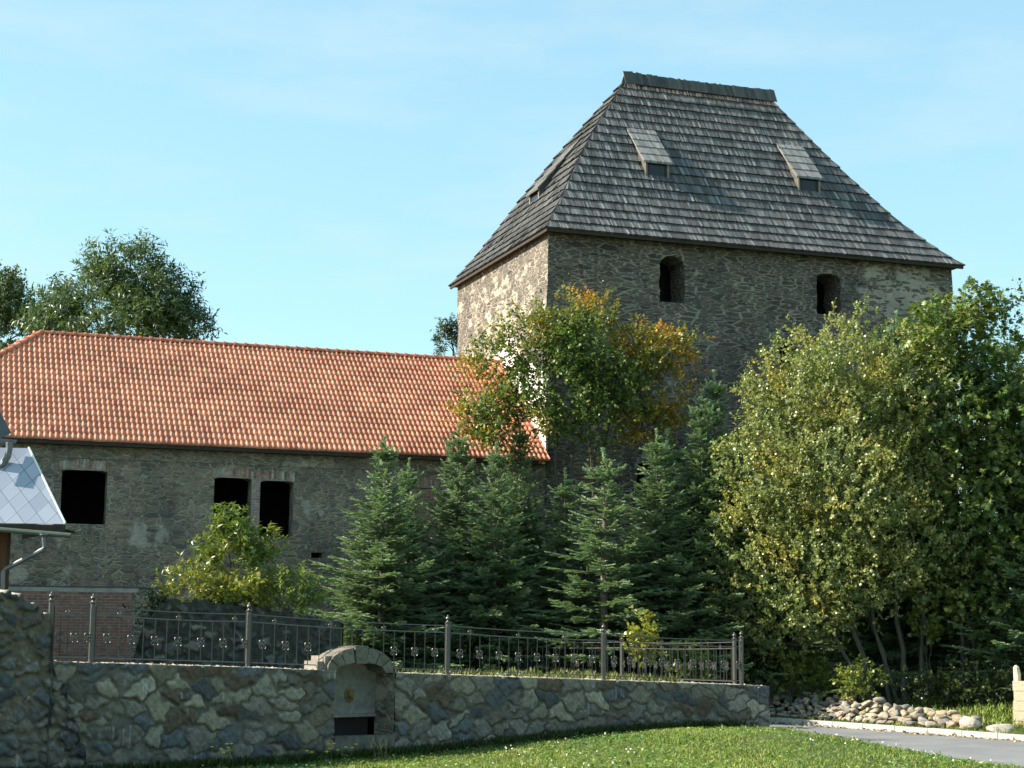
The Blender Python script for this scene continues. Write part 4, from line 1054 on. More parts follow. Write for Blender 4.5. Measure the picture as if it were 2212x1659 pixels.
# ------------------------------------------------------------------ vegetation
def unit(a): return a/np.maximum(np.linalg.norm(a, axis=-1, keepdims=True), 1e-9)
LEAF = {  # outline in (length, width, height); triangles
 'ovate': (np.array([(0, 0, 0), (.38, .30, .06), (.75, .22, .02), (1, 0, -.10), (.75, -.22, .02), (.38, -.30, .06)]), [(0, 1, 5), (1, 2, 5), (2, 4, 5), (2, 3, 4)]),
 'lance': (np.array([(0, 0, 0), (.35, .13, .04), (1, 0, -.16), (.35, -.13, .04)]), [(0, 1, 3), (1, 2, 3)]),
 'palm': (np.array([(0, 0, 0), (.28, .46, -.05), (.45, .20, .03), (.72, .50, -.08), (.68, .17, .02), (1.05, 0, -.08), (.68, -.17, .02), (.72, -.50, -.08), (.45, -.20, .03), (.28, -.46, -.05), (.35, 0, .05)]),
          [(10, 0, 1), (10, 1, 2), (10, 2, 3), (10, 3, 4), (10, 4, 5), (10, 5, 6), (10, 6, 7), (10, 7, 8), (10, 8, 9), (10, 9, 0)]),
 'blade': (np.array([(0, .05, 0), (0, -.05, 0), (.6, 0, .04), (1, 0, -.12)]), [(0, 1, 2), (0, 2, 3), (1, 3, 2)]),
}
def leaves(P, D, Nn, size, kind):
    """P base points, D directions, Nn leaf normals, size -> vertices, faces"""
    T, Fc = LEAF[kind]; n = len(P); D = unit(D); B = unit(np.cross(Nn, D)); Nn = np.cross(D, B)
    V = P[:, None]+size[:, None, None]*(T[None, :, 0:1]*D[:, None]+T[None, :, 1:2]*B[:, None]+T[None, :, 2:3]*Nn[:, None])
    F_ = (np.array(Fc)[None]+(np.arange(n)*len(T))[:, None, None]).reshape(-1, 3)
    return V.reshape(-1, 3), F_, len(T)
def clump_noise(P, sc, ph):
    return (np.sin(P[:, 0]*sc+ph)*np.sin(P[:, 2]*sc*1.1+ph*2)+np.sin(P[:, 1]*sc*.9+ph*3)*np.sin(P[:, 0]*sc*1.7+P[:, 2]*sc*1.3+ph))*.5
def sample_lobes(lobes, n, rg, inner=.45, gap=.35, sc=2.2, ph=1.):
    """twig base points inside a union of ellipsoids, thinned by clump noise (gaps), biased to the outside"""
    vol = np.array([l[1][0]*l[1][1]*l[1][2] for l in lobes])**.75; vol /= vol.sum(); out = []; nn = []
    while sum(len(o) for o in out) < n:
        k = rg.choice(len(lobes), n, p=vol); d = unit(rg.normal(size=(n, 3))); r = inner+(1-inner)*rg.random(n)**.6
        C = np.array([l[0] for l in lobes])[k]; Rr = np.array([l[1] for l in lobes])[k]
        rough = 1+.16*np.sin(d[:, 0]*7+k*2.1)*np.sin(d[:, 2]*6+k)+.10*np.sin(d[:, 1]*13+d[:, 2]*11+k)
        p = C+d*Rr*r[:, None]*rough[:, None]; keep = clump_noise(p, sc, ph)+rg.normal(0, .16, n) > -gap
        out.append(p[keep]); nn.append(unit(d/Rr)[keep])
    return np.concatenate(out)[:n], np.concatenate(nn)[:n]
def twig_leaves(tips, outn, rg, nl, tl, ls, kind, pal, up_=.5, droop=0., spread=.8, colf=None, flat=.5):
    """each twig: a short curved stem with nl leaves; returns leaf mesh arrays and the stems' end points"""
    n = len(tips); dirs = unit(outn+np.array((0, 0, up_))+rg.normal(0, .45, (n, 3))); L = tl*rg.uniform(.6, 1.3, n)
    k = np.repeat(np.arange(n), nl); f = np.tile((np.arange(nl)+.5)/nl, n)+rg.normal(0, .04, n*nl)
    P = tips[k]+dirs[k]*(L[k]*f)[:, None]; P[:, 2] -= droop*(f**2)*L[k]
    side = unit(np.cross(dirs[k], rg.normal(size=(n*nl, 3)))); D = unit(dirs[k]*(1-spread*.6)+side*spread+np.array((0, 0, -droop*.6)))
    N_ = unit(np.array((0, 0, 1.))*flat+rg.normal(0, .55, (n*nl, 3))+outn[k]*.35)
    size = ls*rg.uniform(.6, 1.25, n*nl)
    V, Fc, m = leaves(P, D, N_, size, kind)
    C = colf(P, k, rg) if colf else np.array(pal)[rg.integers(len(pal), size=n*nl)]*rg.uniform(.75, 1.3, (n*nl, 1))
    return V, Fc, np.repeat(C, m, axis=0), tips+dirs*L[:, None]
def limb(mb, p, q, r0, r1, rg, wob=.06, n=7, sag=0., seg=6):
    p, q = np.array(p), np.array(q); L = np.linalg.norm(q-p); pts = []
    for i in range(n):
        f = i/(n-1); w_ = wob*L*math.sin(math.pi*f); pts.append(p+(q-p)*f+np.array((rg.normal(0, .35)*w_, rg.normal(0, .35)*w_, sag*L*math.sin(math.pi*f)+rg.normal(0, .1)*w_)))
    mb.tube(pts, [r0+(r1-r0)*i/(n-1) for i in range(n)], seg); return pts
def tree(name, label, cat, base, stems, lobes, ntw, nl, tl, ls, kind, pal, seed, group=None, trunk_r=.09, mat='leaf', branches=70, colf=None, inner=.45, gap=.35, sc=2.2, up_=.5, droop=0., flat=.5, extra=None, bare=0, spread=.8):
    rg = np.random.default_rng(seed); base = np.array(base, float); root = empty(name, base, label, cat, group)
    tips, outn = sample_lobes(lobes, ntw, rg, inner, gap, sc, seed*1.3)
    if extra is not None: tips = np.r_[tips, extra[0]]; outn = np.r_[outn, extra[1]]
    V, Fc, C, ends = twig_leaves(tips, outn, rg, nl, tl, ls, kind, pal, up_, droop, spread, colf, flat)
    np_mesh('crown', V-base[None], Fc, MT[mat], root, C)
    mb = MB(); allp = []
    for (b0, e0, r0) in stems:
        pts = limb(mb, b0, e0, r0, r0*.3, rg, .03, 10); allp += [(np.array(p), r0*(1-.75*i/9)) for i, p in enumerate(pts) if i >= 3]
    ap = np.array([a[0] for a in allp])
    for l in lobes:
        d = np.linalg.norm(ap-np.array(l[0])[None], axis=1)+np.where(ap[:, 2] > l[0][2], 2., 0); j = int(d.argmin()); r0 = allp[j][1]*.75
        pts = limb(mb, ap[j], l[0], r0, max(.008, r0*.35), rg, .12, 7); allp += [(np.array(p), r0*.5) for p in pts[3:]]
    ap = np.array([a[0] for a in allp])
    for i in rg.choice(len(tips), min(branches, len(tips)), replace=False):
        d = np.linalg.norm(ap-tips[i][None], axis=1)+np.where(ap[:, 2] > tips[i][2]+.1, 1.5, 0); j = int(d.argmin())
        limb(mb, ap[j], ends[i] if i % 3 == 0 else tips[i], min(.022, allp[j][1]*.6), .004, rg, .10, 5, seg=4)
    for i in range(bare):
        j = rg.integers(len(tips)); q = ends[j]+unit(outn[j]+np.array((0, 0, .9)))*rg.uniform(.2, .55); mb.tube([tips[j], ends[j], q], [.006, .005, .002], 4)
    mb.build('trunk', MT['bark'], root, smooth=True)
    return root
def L3(px, py, Y, rx, rz, ry=None):    # a foliage mass: centre from a sight line at a chosen distance, radii in picture units turned into metres
    c = at(px, py, Y); s = Y/F_PX; return (c, np.array((rx*s, (ry or rx)*s, rz*s)))

# ---------------------------------------------------------------- spruces
def spruce_mesh(name, H, Rb, seed, dens=1.0, sparse=False, leader=.6, twin=False):
    rg = np.random.default_rng(seed); N0 = []; N1 = []; tone = []; mb = MB()
    mb.tube([(0, 0, -.3), (.01, 0, H*.35), (0, .01, H*.7), (0, 0, H)], [.03+.007*H, .024+.004*H, .016, .004], 7)
    def branch(z0, ang, L, elev, cur):
        d = np.array((math.cos(ang), math.sin(ang), 0)); n = max(3, int(L/.10)); p = np.array((0, 0, z0)); pts = [p]
        for i in range(n):
            f = (i+.5)/n; e = elev+cur*f; p = p+(d*math.cos(e)+np.array((0, 0, math.sin(e))))*(L/n); pts.append(p)
        pts = np.array(pts); mb.tube(pts[::max(1, len(pts)//4)], np.linspace(.004+.007*L, .003, len(pts[::max(1, len(pts)//4)])), 4)
        side = np.array((-d[1], d[0], 0))
        for i in range(n):
            f = (i+.5)/n
            if f < .16 and L > .5: continue
            q = pts[i]; t = pts[i+1]-pts[i]; t = t/np.linalg.norm(t)
            for sg in (-1, 1):
                for rep_ in range(2 if L > .45 else 1):
                    l = (.10+.34*(1-f)*min(1, L))*rg.uniform(.7, 1.2); dd = t*.75+side*sg*.75*rg.uniform(.7, 1.2)+np.array((0, 0, rg.normal(-.06, .16))); dd /= np.linalg.norm(dd)
                    qq = q+t*(L/n)*rg.random(); N0.append(qq); N1.append(qq+dd*l); tone.append(f)
            if rg.random() < .5: dd = t*.6+np.array((0, 0, -.5))+side*rg.normal(0, .4); dd /= np.linalg.norm(dd); N0.append(q); N1.append(q+dd*.16); tone.append(f*.6)
        N0.append(pts[-2]); N1.append(pts[-1]+(pts[-1]-pts[-2])*1.3); tone.append(1)
    z = H*.06; k = 0
    while z < H-leader*.7:
        f = z/H; Rz = Rb*(1-f)**1.12*1.06*(1 if f > .12 else .75+f*2)+.07; nb = int(rg.integers(7, 10)*dens*(1 if f < .75 else .75))
        a0 = rg.uniform(0, 6.3); cut_ = rg.random() < .12
        for j in range(nb):
            elev = np.interp(f, [0, .35, .7, 1], [-.22, -.05, .35, .85])+rg.normal(0, .09); branch(z+rg.normal(0, .03), a0+2*math.pi*j/nb+rg.normal(0, .2), Rz*rg.uniform(.72, 1.15)*(.75 if cut_ else 1), elev, .35)
        for j in range(int((6 if not sparse else 3)*dens*(1 if f < .7 else .4))): branch(z+rg.uniform(.06, .26), rg.uniform(0, 6.3), Rz*rg.uniform(.35, .7), np.interp(f, [0, .5, 1], [-.1, .1, .8]), .3)
        z += np.interp(f, [0, .7, 1], [.20, .27, .42])*rg.uniform(.85, 1.15); k += 1
    for j in range(5): branch(H-leader, 2*math.pi*j/5+rg.normal(0, .2), rg.uniform(.20, .34), .85, .1)
    for a in np.linspace(H-leader, H, 6)[:-1]:
        for _ in range(2): N0.append(np.array((0, 0, a))); N1.append(np.array((rg.normal(0, .012), rg.normal(0, .012), a+leader/5*1.1))); tone.append(1.)
    N0, N1, tone = map(np.array, (N0, N1, tone)); d = N1-N0; Ls = np.linalg.norm(d, axis=1); d = d/Ls[:, None]
    sp = .019; cnt = np.maximum(3, (Ls/sp).astype(int)); idx = np.repeat(np.arange(len(N0)), cnt); st = np.concatenate([np.arange(c)/c for c in cnt])
    P = N0[idx]+d[idx]*(Ls[idx]*st)[:, None]; m = len(P); s_ = unit(np.cross(d[idx], np.array((0, 0, 1.))+rg.normal(0, .25, (m, 3)))); u_ = np.cross(s_, d[idx])
    Vs = []; Cs = []
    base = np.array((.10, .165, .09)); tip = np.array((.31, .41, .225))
    for sg, uu in ((1, .25), (-1, .25), (0, 1.)):
        nd = unit(d[idx]*.75+s_*sg*.8+u_*uu*.7+rg.normal(0, .14, (m, 3))); ln = rg.uniform(.030, .046, m)*(1 if sg else .85)
        wv_ = unit(np.cross(nd, u_ if sg else s_))*.0115
        Vs.append(np.stack([P-wv_, P+wv_, P+nd*ln[:, None]], 1))
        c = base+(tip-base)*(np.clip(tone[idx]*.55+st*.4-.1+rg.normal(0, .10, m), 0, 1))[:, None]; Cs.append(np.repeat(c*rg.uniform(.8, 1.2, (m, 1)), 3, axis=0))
    V = np.concatenate(Vs).reshape(-1, 3); C = np.concatenate(Cs)
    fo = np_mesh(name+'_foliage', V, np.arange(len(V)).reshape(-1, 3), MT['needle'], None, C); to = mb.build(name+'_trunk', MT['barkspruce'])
    COL.objects.unlink(fo); COL.objects.unlink(to); return fo, to
SPV = [spruce_mesh('a', 5.6, 1.55, 41), spruce_mesh('b', 5.4, 1.25, 42, leader=.7), spruce_mesh('c', 4.6, 1.0, 43, .9, True, .7), spruce_mesh('d', 6.6, 1.7, 44, 1.1, leader=.6)]
SPH = [5.6, 5.4, 4.6, 6.6]
def spruce(px, py, Y, var, label, rz=0., wscale=1., zb=.05):
    tp_ = at(px, py, Y); h = tp_[2]-zb; root = empty('spruce_tree', (tp_[0], tp_[1], zb), label, 'spruce tree', 'young spruces below the tower', rz)
    s = h/SPH[var]; root.scale = (s*wscale*1.32, s*wscale*1.32, s)
    for src, nm in zip(SPV[var], ('foliage', 'trunk')):
        o = src.copy(); o.name = nm; link(o, root)
    return root
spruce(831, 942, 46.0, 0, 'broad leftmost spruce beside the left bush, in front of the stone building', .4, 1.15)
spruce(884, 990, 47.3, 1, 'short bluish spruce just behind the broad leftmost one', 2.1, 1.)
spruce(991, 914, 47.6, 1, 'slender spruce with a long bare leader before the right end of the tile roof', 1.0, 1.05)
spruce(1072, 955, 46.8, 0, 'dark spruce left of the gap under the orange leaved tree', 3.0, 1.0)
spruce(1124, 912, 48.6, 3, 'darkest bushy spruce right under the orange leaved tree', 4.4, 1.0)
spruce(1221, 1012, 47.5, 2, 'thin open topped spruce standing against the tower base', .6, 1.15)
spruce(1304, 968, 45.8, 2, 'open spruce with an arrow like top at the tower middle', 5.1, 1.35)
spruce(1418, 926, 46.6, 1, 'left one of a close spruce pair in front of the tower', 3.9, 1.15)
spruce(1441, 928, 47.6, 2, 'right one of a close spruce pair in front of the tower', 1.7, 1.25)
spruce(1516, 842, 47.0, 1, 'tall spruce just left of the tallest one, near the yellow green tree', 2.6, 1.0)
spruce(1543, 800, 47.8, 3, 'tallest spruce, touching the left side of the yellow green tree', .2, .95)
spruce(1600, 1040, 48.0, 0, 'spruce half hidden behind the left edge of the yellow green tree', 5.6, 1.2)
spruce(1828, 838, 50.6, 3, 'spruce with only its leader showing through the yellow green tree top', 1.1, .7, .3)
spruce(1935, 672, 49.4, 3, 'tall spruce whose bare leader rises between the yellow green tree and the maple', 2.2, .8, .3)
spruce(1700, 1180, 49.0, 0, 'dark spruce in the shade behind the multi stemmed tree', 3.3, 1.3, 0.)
spruce(2010, 1150, 49.5, 0, 'dark spruce deep behind the tree stems at the right', .9, 1.5, .2)  # added behind the stems so the gap between trunks stays dark
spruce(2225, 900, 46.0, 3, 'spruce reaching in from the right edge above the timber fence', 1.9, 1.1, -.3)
spruce(1880, 1120, 51.0, 3, 'shaded spruce filling the darkness behind the slender grey stems', 4.9, 1.2, .3)  # another added spruce, deepening the dark between the trunks
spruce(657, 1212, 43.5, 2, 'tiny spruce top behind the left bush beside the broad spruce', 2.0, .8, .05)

# ---------------------------------------------------------------- yellow-green multi-stemmed tree
def mixcol(groups, sc=1.6, ph=0., zf=None):
    """leaf colours: palette groups picked by clump noise so colours come in sprays"""
    def f(P, k, rg):
        n = clump_noise(P, sc, ph)*.5+.5+rg.normal(0, .16, len(P)); g = np.clip((n*len(groups)).astype(int), 0, len(groups)-1)
        out = np.zeros((len(P), 3))
        for i, pal in enumerate(groups):
            s = g == i; out[s] = np.array(pal)[rg.integers(len(pal), size=s.sum())]
        return out*rg.uniform(.8, 1.22, (len(P), 1))
    return f
Y1 = 46.4
lob = [L3(1835, 830, Y1, 135, 125), L3(1735, 870, Y1, 120, 125), L3(1670, 1040, Y1-.3, 120, 150), L3(1920, 860, Y1, 115, 130), L3(1820, 1050, Y1-.6, 170, 170), L3(1630, 1180, Y1-.2, 110, 130), L3(1740, 1240, Y1-.6, 150, 140),
       L3(1900, 1180, Y1-.3, 150, 150), L3(1600, 1280, Y1, 80, 80), L3(1680, 1340, Y1, 110, 70), L3(1960, 1050, Y1+.2, 110, 160), L3(1990, 1200, Y1, 110, 85), L3(1800, 1300, Y1-.3, 80, 55), L3(1650, 870, Y1+.2, 50, 55), L3(1615, 1000, Y1, 55, 70)]
gz = lambda x, y: float(ground_z(x, y))
def gb(px, Y): x = at(px, 1400, Y)[0]; return np.array((x, Y, gz(x, Y)-.1))
shoots = [L3(px, py, Y1, 12, 30) for px, py in ((1866, 690), (1795, 700), (1747, 740), (1714, 725), (1690, 760), (1640, 800), (1612, 850), (1778, 745), (1830, 715), (1905, 745), (1900, 700), (1662, 820), (1858, 672))]
tree('willow_tree', 'large rounded yellow green tree on several slender stems behind the dry stone bank', 'tree', gb(1895, 45.7),
     [(gb(1903, 45.6), at(1708, 979, Y1), .085), (gb(1898, 45.4), at(1660, 1120, Y1), .06), (gb(1923, 45.8), at(1820, 982, Y1), .065), (gb(1940, 45.7), at(1790, 1000, Y1), .06), (gb(1952, 45.9), at(1908, 960, Y1), .085), (gb(1983, 46.1), at(2007, 965, Y1), .065)],
     lob+shoots, 9800, 12, .36, .094, 'ovate', None, 51, branches=260, inner=.30, gap=.42, sc=3.1, up_=.75, mat='leafgloss', flat=.25,
     colf=mixcol([[(.16, .205, .06), (.20, .235, .08), (.14, .185, .055)], [(.23, .265, .095), (.19, .235, .08), (.30, .315, .15)], [(.26, .28, .095), (.29, .295, .11), (.20, .24, .08)], [(.33, .31, .085), (.39, .31, .07), (.27, .275, .08)]], 2.3, 1.))
# ---------------------------------------------------------------- maples at the right
Y2 = 46.5
lob = [L3(2070, 760, Y2, 90, 100), L3(2010, 740, Y2-.5, 60, 80), L3(2140, 800, Y2, 80, 100), L3(2060, 900, Y2, 130, 120), L3(2150, 950, Y2+.3, 120, 130), L3(2090, 1080, Y2, 140, 130), L3(2180, 1130, Y2, 120, 140), L3(2060, 1230, Y2+.4, 130, 110), L3(2180, 1320, Y2, 120, 130), L3(2230, 1000, Y2, 120, 200),
       L3(2080, 640, Y2, 14, 42), L3(2120, 665, Y2, 40, 45), L3(2030, 690, Y2, 40, 50), L3(2150, 700, Y2, 30, 45)]
tree('maple_tree', 'tall green maple with pale leafy shoots against the sky right of the tower', 'tree', gb(2055, 46.5),
     [(gb(2078, 46.3), at(2040, 900, Y2), .07), (gb(2075, 46.8), at(2130, 950, Y2), .08), (gb(2100, 46.5), at(2080, 800, Y2), .07), (gb(2150, 46.4), at(2190, 1000, Y2), .08)],
     lob, 5200, 8, .42, .15, 'palm', None, 61, branches=150, inner=.35, gap=.38, sc=2.4, up_=.55, flat=1.3,
     colf=mixcol([[(.07, .12, .038), (.09, .145, .042)], [(.105, .16, .044), (.14, .19, .05)], [(.19, .23, .06), (.25, .275, .07)]], 1.5, 2.))
Y3 = 50.
lob = [L3(2225, 700, Y3, 60, 70), L3(2200, 800, Y3, 60, 80), L3(2260, 820, Y3, 90, 120), L3(2200, 1000, Y3, 130, 140), L3(2190, 1200, Y3, 140, 160), L3(2120, 1320, Y3, 140, 110), L3(2200, 1380, Y3, 120, 80)]
tree('birch_tree', 'dark leafy tree cut by the right edge behind the maple', 'tree', (*at(2240, 1400, Y3)[:2], .3), [((*at(2240, 1400, Y3)[:2], .2), at(2235, 850, Y3), .13)],
     lob, 2800, 9, .40, .11, 'ovate', [(.045, .075, .02), (.06, .095, .026), (.09, .12, .03)], 62, branches=60, up_=.4)
# ---------------------------------------------------------------- orange-tinged tree at the tower corner
Y4 = 48.6
lob = [L3(1240, 740, Y4, 130, 75), L3(1150, 730, Y4, 90, 60), L3(1330, 780, Y4, 110, 80), L3(1080, 770, Y4, 75, 50), L3(1420, 760, Y4, 75, 50), L3(1200, 840, Y4-.3, 120, 75), L3(1330, 860, Y4, 100, 70), L3(1060, 890, Y4-.2, 80, 70), L3(1130, 910, Y4-.6, 90, 70), L3(1430, 850, Y4, 60, 65), L3(1240, 680, Y4+.2, 90, 45), L3(1010, 830, Y4, 40, 40), L3(1400, 920, Y4, 70, 40), L3(1470, 745, Y4, 40, 28), L3(1025, 905, Y4, 40, 35), L3(1290, 930, Y4-.5, 60, 40)]
def autumn(P, k, rg):
    c = at(1240, 830, Y4); s = Y4/F_PX; r = np.hypot((P[:, 0]-c[0])/(230*s), (P[:, 2]-c[2])/(200*s)); hgt = (P[:, 2]-c[2])/(150*s)
    o = .07+r*.64+.10*np.clip((P[:, 0]-c[0])/(200*s), -.5, 1)+clump_noise(P, 2.2, 3.)*.38+rg.normal(0, .14, len(P))
    g = np.array([(.085, .14, .032), (.115, .165, .036), (.065, .115, .028)])[rg.integers(3, size=len(P))]; y = np.array([(.27, .24, .04), (.20, .20, .04), (.36, .25, .04)])[rg.integers(3, size=len(P))]; r_ = np.array([(.46, .20, .035), (.40, .16, .045), (.46, .27, .04)])[rg.integers(3, size=len(P))]
    m1 = np.clip((o-.50)/.25, 0, 1)[:, None]; m2 = np.clip((o-.84)/.2, 0, 1)[:, None]
    return ((g*(1-m1)+y*m1)*(1-m2)+r_*m2)*rg.uniform(.75, 1.3, (len(P), 1))
tb0 = np.array((*at(1215, 1180, Y4+.2)[:2], .1))
tree('hornbeam_tree', 'spreading tree turning orange in front of the tower corner and roof end', 'tree', tb0,
     [(tb0, at(1240, 850, Y4), .10), (tb0+.08, at(1200, 800, Y4), .08), (tb0+np.array((.2, .1, 0)), at(1330, 820, Y4), .08), (tb0+np.array((-.15, 0, 0)), at(1110, 850, Y4), .07), (tb0+np.array((.1, .2, 0)), at(1400, 860, Y4), .06)],
     lob, 3700, 9, .40, .112, 'ovate', None, 71, branches=230, inner=.2, gap=.24, sc=2.3, up_=.35, colf=autumn, flat=.9)
Y5 = 49.6
lob = [L3(1270, 620, Y5, 60, 45), L3(1300, 700, Y5, 60, 45), L3(1240, 660, Y5, 50, 40), L3(1340, 640, Y5, 26, 30)]
cb = np.array((*at(1270, 1100, Y5)[:2], .1))
tree('creeper', 'half bare reddish climber spreading up the tower wall above the orange tree', 'climbing plant', cb, [(cb, at(1270, 760, Y5), .04), (cb, at(1300, 700, Y5), .035)],
     lob, 36, 3, .3, .06, 'ovate', [(.30, .13, .06), (.25, .14, .05), (.22, .18, .04)], 73, branches=260, inner=.1, bare=420)
# ---------------------------------------------------------------- trees behind the buildings
Y6 = 68.
lob = [L3(280, 590, Y6, 75, 60), L3(230, 640, Y6, 90, 60), L3(330, 650, Y6, 90, 60), L3(170, 610, Y6, 36, 48), L3(390, 690, Y6, 50, 40), L3(250, 700, Y6, 170, 60), L3(130, 660, Y6, 45, 50), L3(415, 700, Y6, 45, 35), L3(320, 560, Y6, 40, 36), L3(215, 570, Y6, 26, 40), L3(420, 670, Y6, 22, 28), L3(110, 710, Y6, 40, 50), L3(355, 600, Y6, 30, 50)]
ab = np.array((*at(260, 1300, Y6)[:2], -.2))
tree('ash_tree', 'broad dark green ash rising behind the middle of the tile roof', 'tree', ab, [(ab, at(260, 720, Y6), .28), (at(262, 900, Y6), at(310, 650, Y6), .16), (at(258, 880, Y6), at(200, 660, Y6), .15)],
     lob, 2500, 11, .60, .26, 'lance', None, 81, branches=130, inner=.35, gap=.22, sc=1.5, up_=.25, flat=.7, spread=.9,
     colf=mixcol([[(.055, .095, .035), (.07, .11, .042)], [(.08, .125, .045), (.105, .155, .055)]], 1.2, 1.))
Y7 = 74.
lob = [L3(15, 660, Y7, 55, 55), L3(-30, 640, Y7, 60, 70), L3(30, 720, Y7, 70, 50), L3(60, 700, Y7, 40, 40), L3(10, 620, Y7, 30, 34), L3(85, 690, Y7, 26, 38)]
fb = np.array((*at(-10, 1300, Y7)[:2], -.2))
tree('birch_tree', 'light feathery tree at the far left edge behind the roof hip', 'tree', fb, [(fb, at(-5, 690, Y7), .22)], lob, 1100, 10, .55, .15, 'ovate', [(.11, .15, .055), (.14, .18, .07), (.085, .12, .045)], 82, branches=90, inner=.3, gap=.2, sc=1.6, up_=.6)
Y8 = 64.
lob = [L3(968, 745, Y8, 24, 34), L3(975, 715, Y8, 18, 20), L3(985, 765, Y8, 30, 20), L3(958, 762, Y8, 14, 16)]
sb = np.array((*at(985, 1300, Y8)[:2], -.2))
tree('linden_tree', 'small dark tree top peeping between the tile roof and the tower', 'tree', sb, [(sb, at(980, 760, Y8), .16)], lob, 150, 10, .45, .2, 'lance', [(.04, .065, .03), (.05, .08, .03)], 83, branches=40, inner=.2, gap=.1)
# ---------------------------------------------------------------- bush over the ruined wall
Y9 = 40.3
lob = [L3(492, 1122, Y9, 28, 26), L3(510, 1165, Y9, 52, 34), L3(455, 1150, Y9, 30, 28), L3(565, 1170, Y9, 42, 26), L3(500, 1215, Y9, 50, 30), L3(540, 1215, Y9, 40, 30), L3(590, 1160, Y9, 20, 16), L3(450, 1190, Y9, 25, 20)]
eb = np.array((*at(500, 1310, Y9)[:2], 1.9))
tree('peach_bush', 'upright bush with long drooping bright green leaves growing above the ruined wall', 'bush', eb, [(eb, at(495, 1150, Y9), .03), (eb, at(560, 1180, Y9), .025), (eb, at(460, 1170, Y9), .025), (eb, at(520, 1190, Y9), .025)],
     lob, 300, 10, .34, .19, 'lance', None, 91, branches=60, inner=.2, gap=.25, sc=3, up_=.4, droop=.4, mat='leafgloss', flat=.6, colf=mixcol([[(.10, .165, .03), (.13, .19, .04)], [(.16, .20, .035), (.11, .16, .03)], [(.22, .22, .04), (.13, .18, .03)]], 2.5, 0.))
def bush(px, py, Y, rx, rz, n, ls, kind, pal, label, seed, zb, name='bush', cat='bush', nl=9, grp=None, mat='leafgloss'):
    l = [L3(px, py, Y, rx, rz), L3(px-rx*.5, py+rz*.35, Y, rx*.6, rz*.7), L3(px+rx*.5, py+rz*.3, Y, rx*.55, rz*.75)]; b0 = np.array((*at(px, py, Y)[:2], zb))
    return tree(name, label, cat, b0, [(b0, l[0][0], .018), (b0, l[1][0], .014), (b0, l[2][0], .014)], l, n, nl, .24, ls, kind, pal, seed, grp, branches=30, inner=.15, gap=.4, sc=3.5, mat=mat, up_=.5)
YG = [(.25, .26, .045), (.18, .22, .045), (.30, .28, .06), (.13, .18, .04)]
bush(425, 1258, 40.0, 70, 38, 230, .14, 'lance', YG, 'low yellowish bush on the left end of the ruined wall', 101, 1.8)
bush(530, 1275, 39.8, 60, 30, 170, .12, 'ovate', YG, 'low yellow green bush on the middle of the ruined wall', 102, 1.8)
bush(625, 1268, 40.1, 72, 42, 260, .14, 'lance', [(.15, .20, .045), (.20, .24, .05), (.12, .17, .045)], 'low green bush on the right end of the ruined wall', 103, 1.7)
bush(330, 1310, 39.6, 42, 22, 110, .08, 'ovate', [(.03, .05, .02), (.045, .07, .025)], 'dark ivy like growth draping the left shoulder of the ruined wall', 104, 1.5, 'ivy', 'ivy')
# ---------------------------------------------------------------- undergrowth along the road and under the trees
BR = [(.25, .26, .04), (.20, .23, .04), (.30, .28, .05)]
bush(1388, 1385, 42.8, 26, 60, 90, .12, 'ovate', BR, 'bright yellow sapling shining behind the right part of the railing', 111, .1, 'sapling', 'sapling')
bush(1705, 1438, 46.0, 32, 38, 80, .12, 'palm', [(.16, .20, .04), (.22, .24, .05), (.10, .15, .03)], 'yellow green leafy plant behind the left end of the dry stone bank', 112, -.6, 'woodland_plant', 'plant')
bush(1765, 1450, 45.8, 40, 44, 90, .10, 'palm', [(.09, .14, .03), (.13, .18, .035)], 'mid green leafy plant behind the stone bank, left of the tree stems', 113, -.6, 'woodland_plant', 'plant')
bush(1860, 1470, 44.6, 44, 32, 110, .10, 'ovate', [(.18, .21, .04), (.13, .17, .035)], 'pale low plant in front of the leaning tree stems', 114, -.7, 'woodland_plant', 'plant')
bush(2000, 1340, 45.5, 26, 34, 40, .13, 'palm', [(.16, .17, .03), (.11, .14, .03)], 'single yellow leaved shoot hanging in the dark gap between stems', 115, -.4, 'woodland_plant', 'plant')
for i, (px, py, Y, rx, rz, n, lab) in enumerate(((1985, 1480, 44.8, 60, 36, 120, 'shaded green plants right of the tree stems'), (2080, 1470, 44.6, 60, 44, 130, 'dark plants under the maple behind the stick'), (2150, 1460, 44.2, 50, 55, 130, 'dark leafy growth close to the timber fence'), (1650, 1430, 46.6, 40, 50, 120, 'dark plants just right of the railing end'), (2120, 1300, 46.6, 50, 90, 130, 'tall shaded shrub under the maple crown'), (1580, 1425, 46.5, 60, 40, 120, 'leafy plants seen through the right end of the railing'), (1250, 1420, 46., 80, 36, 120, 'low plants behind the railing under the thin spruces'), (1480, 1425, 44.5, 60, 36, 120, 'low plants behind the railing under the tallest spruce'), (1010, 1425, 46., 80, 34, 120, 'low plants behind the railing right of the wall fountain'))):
    bush(px, py+(i*7) % 23, Y, rx, rz*(1+.25*math.sin(i*3.1)), int(n*(.55 if px > 1620 else 1)), .12 if i % 2 else .09, 'palm' if i % 3 == 1 else 'ovate', [(.03, .05, .014), (.045, .07, .02), (.08, .10, .03)] if px > 1620 else [(.07, .11, .025), (.12, .16, .04), (.17, .19, .05)], lab, 120+i, gz(at(px, py, Y)[0], Y) if px > 1620 else .1, 'woodland_plant', 'plant')  # plants under the trees get a darker palette, their shade painted in

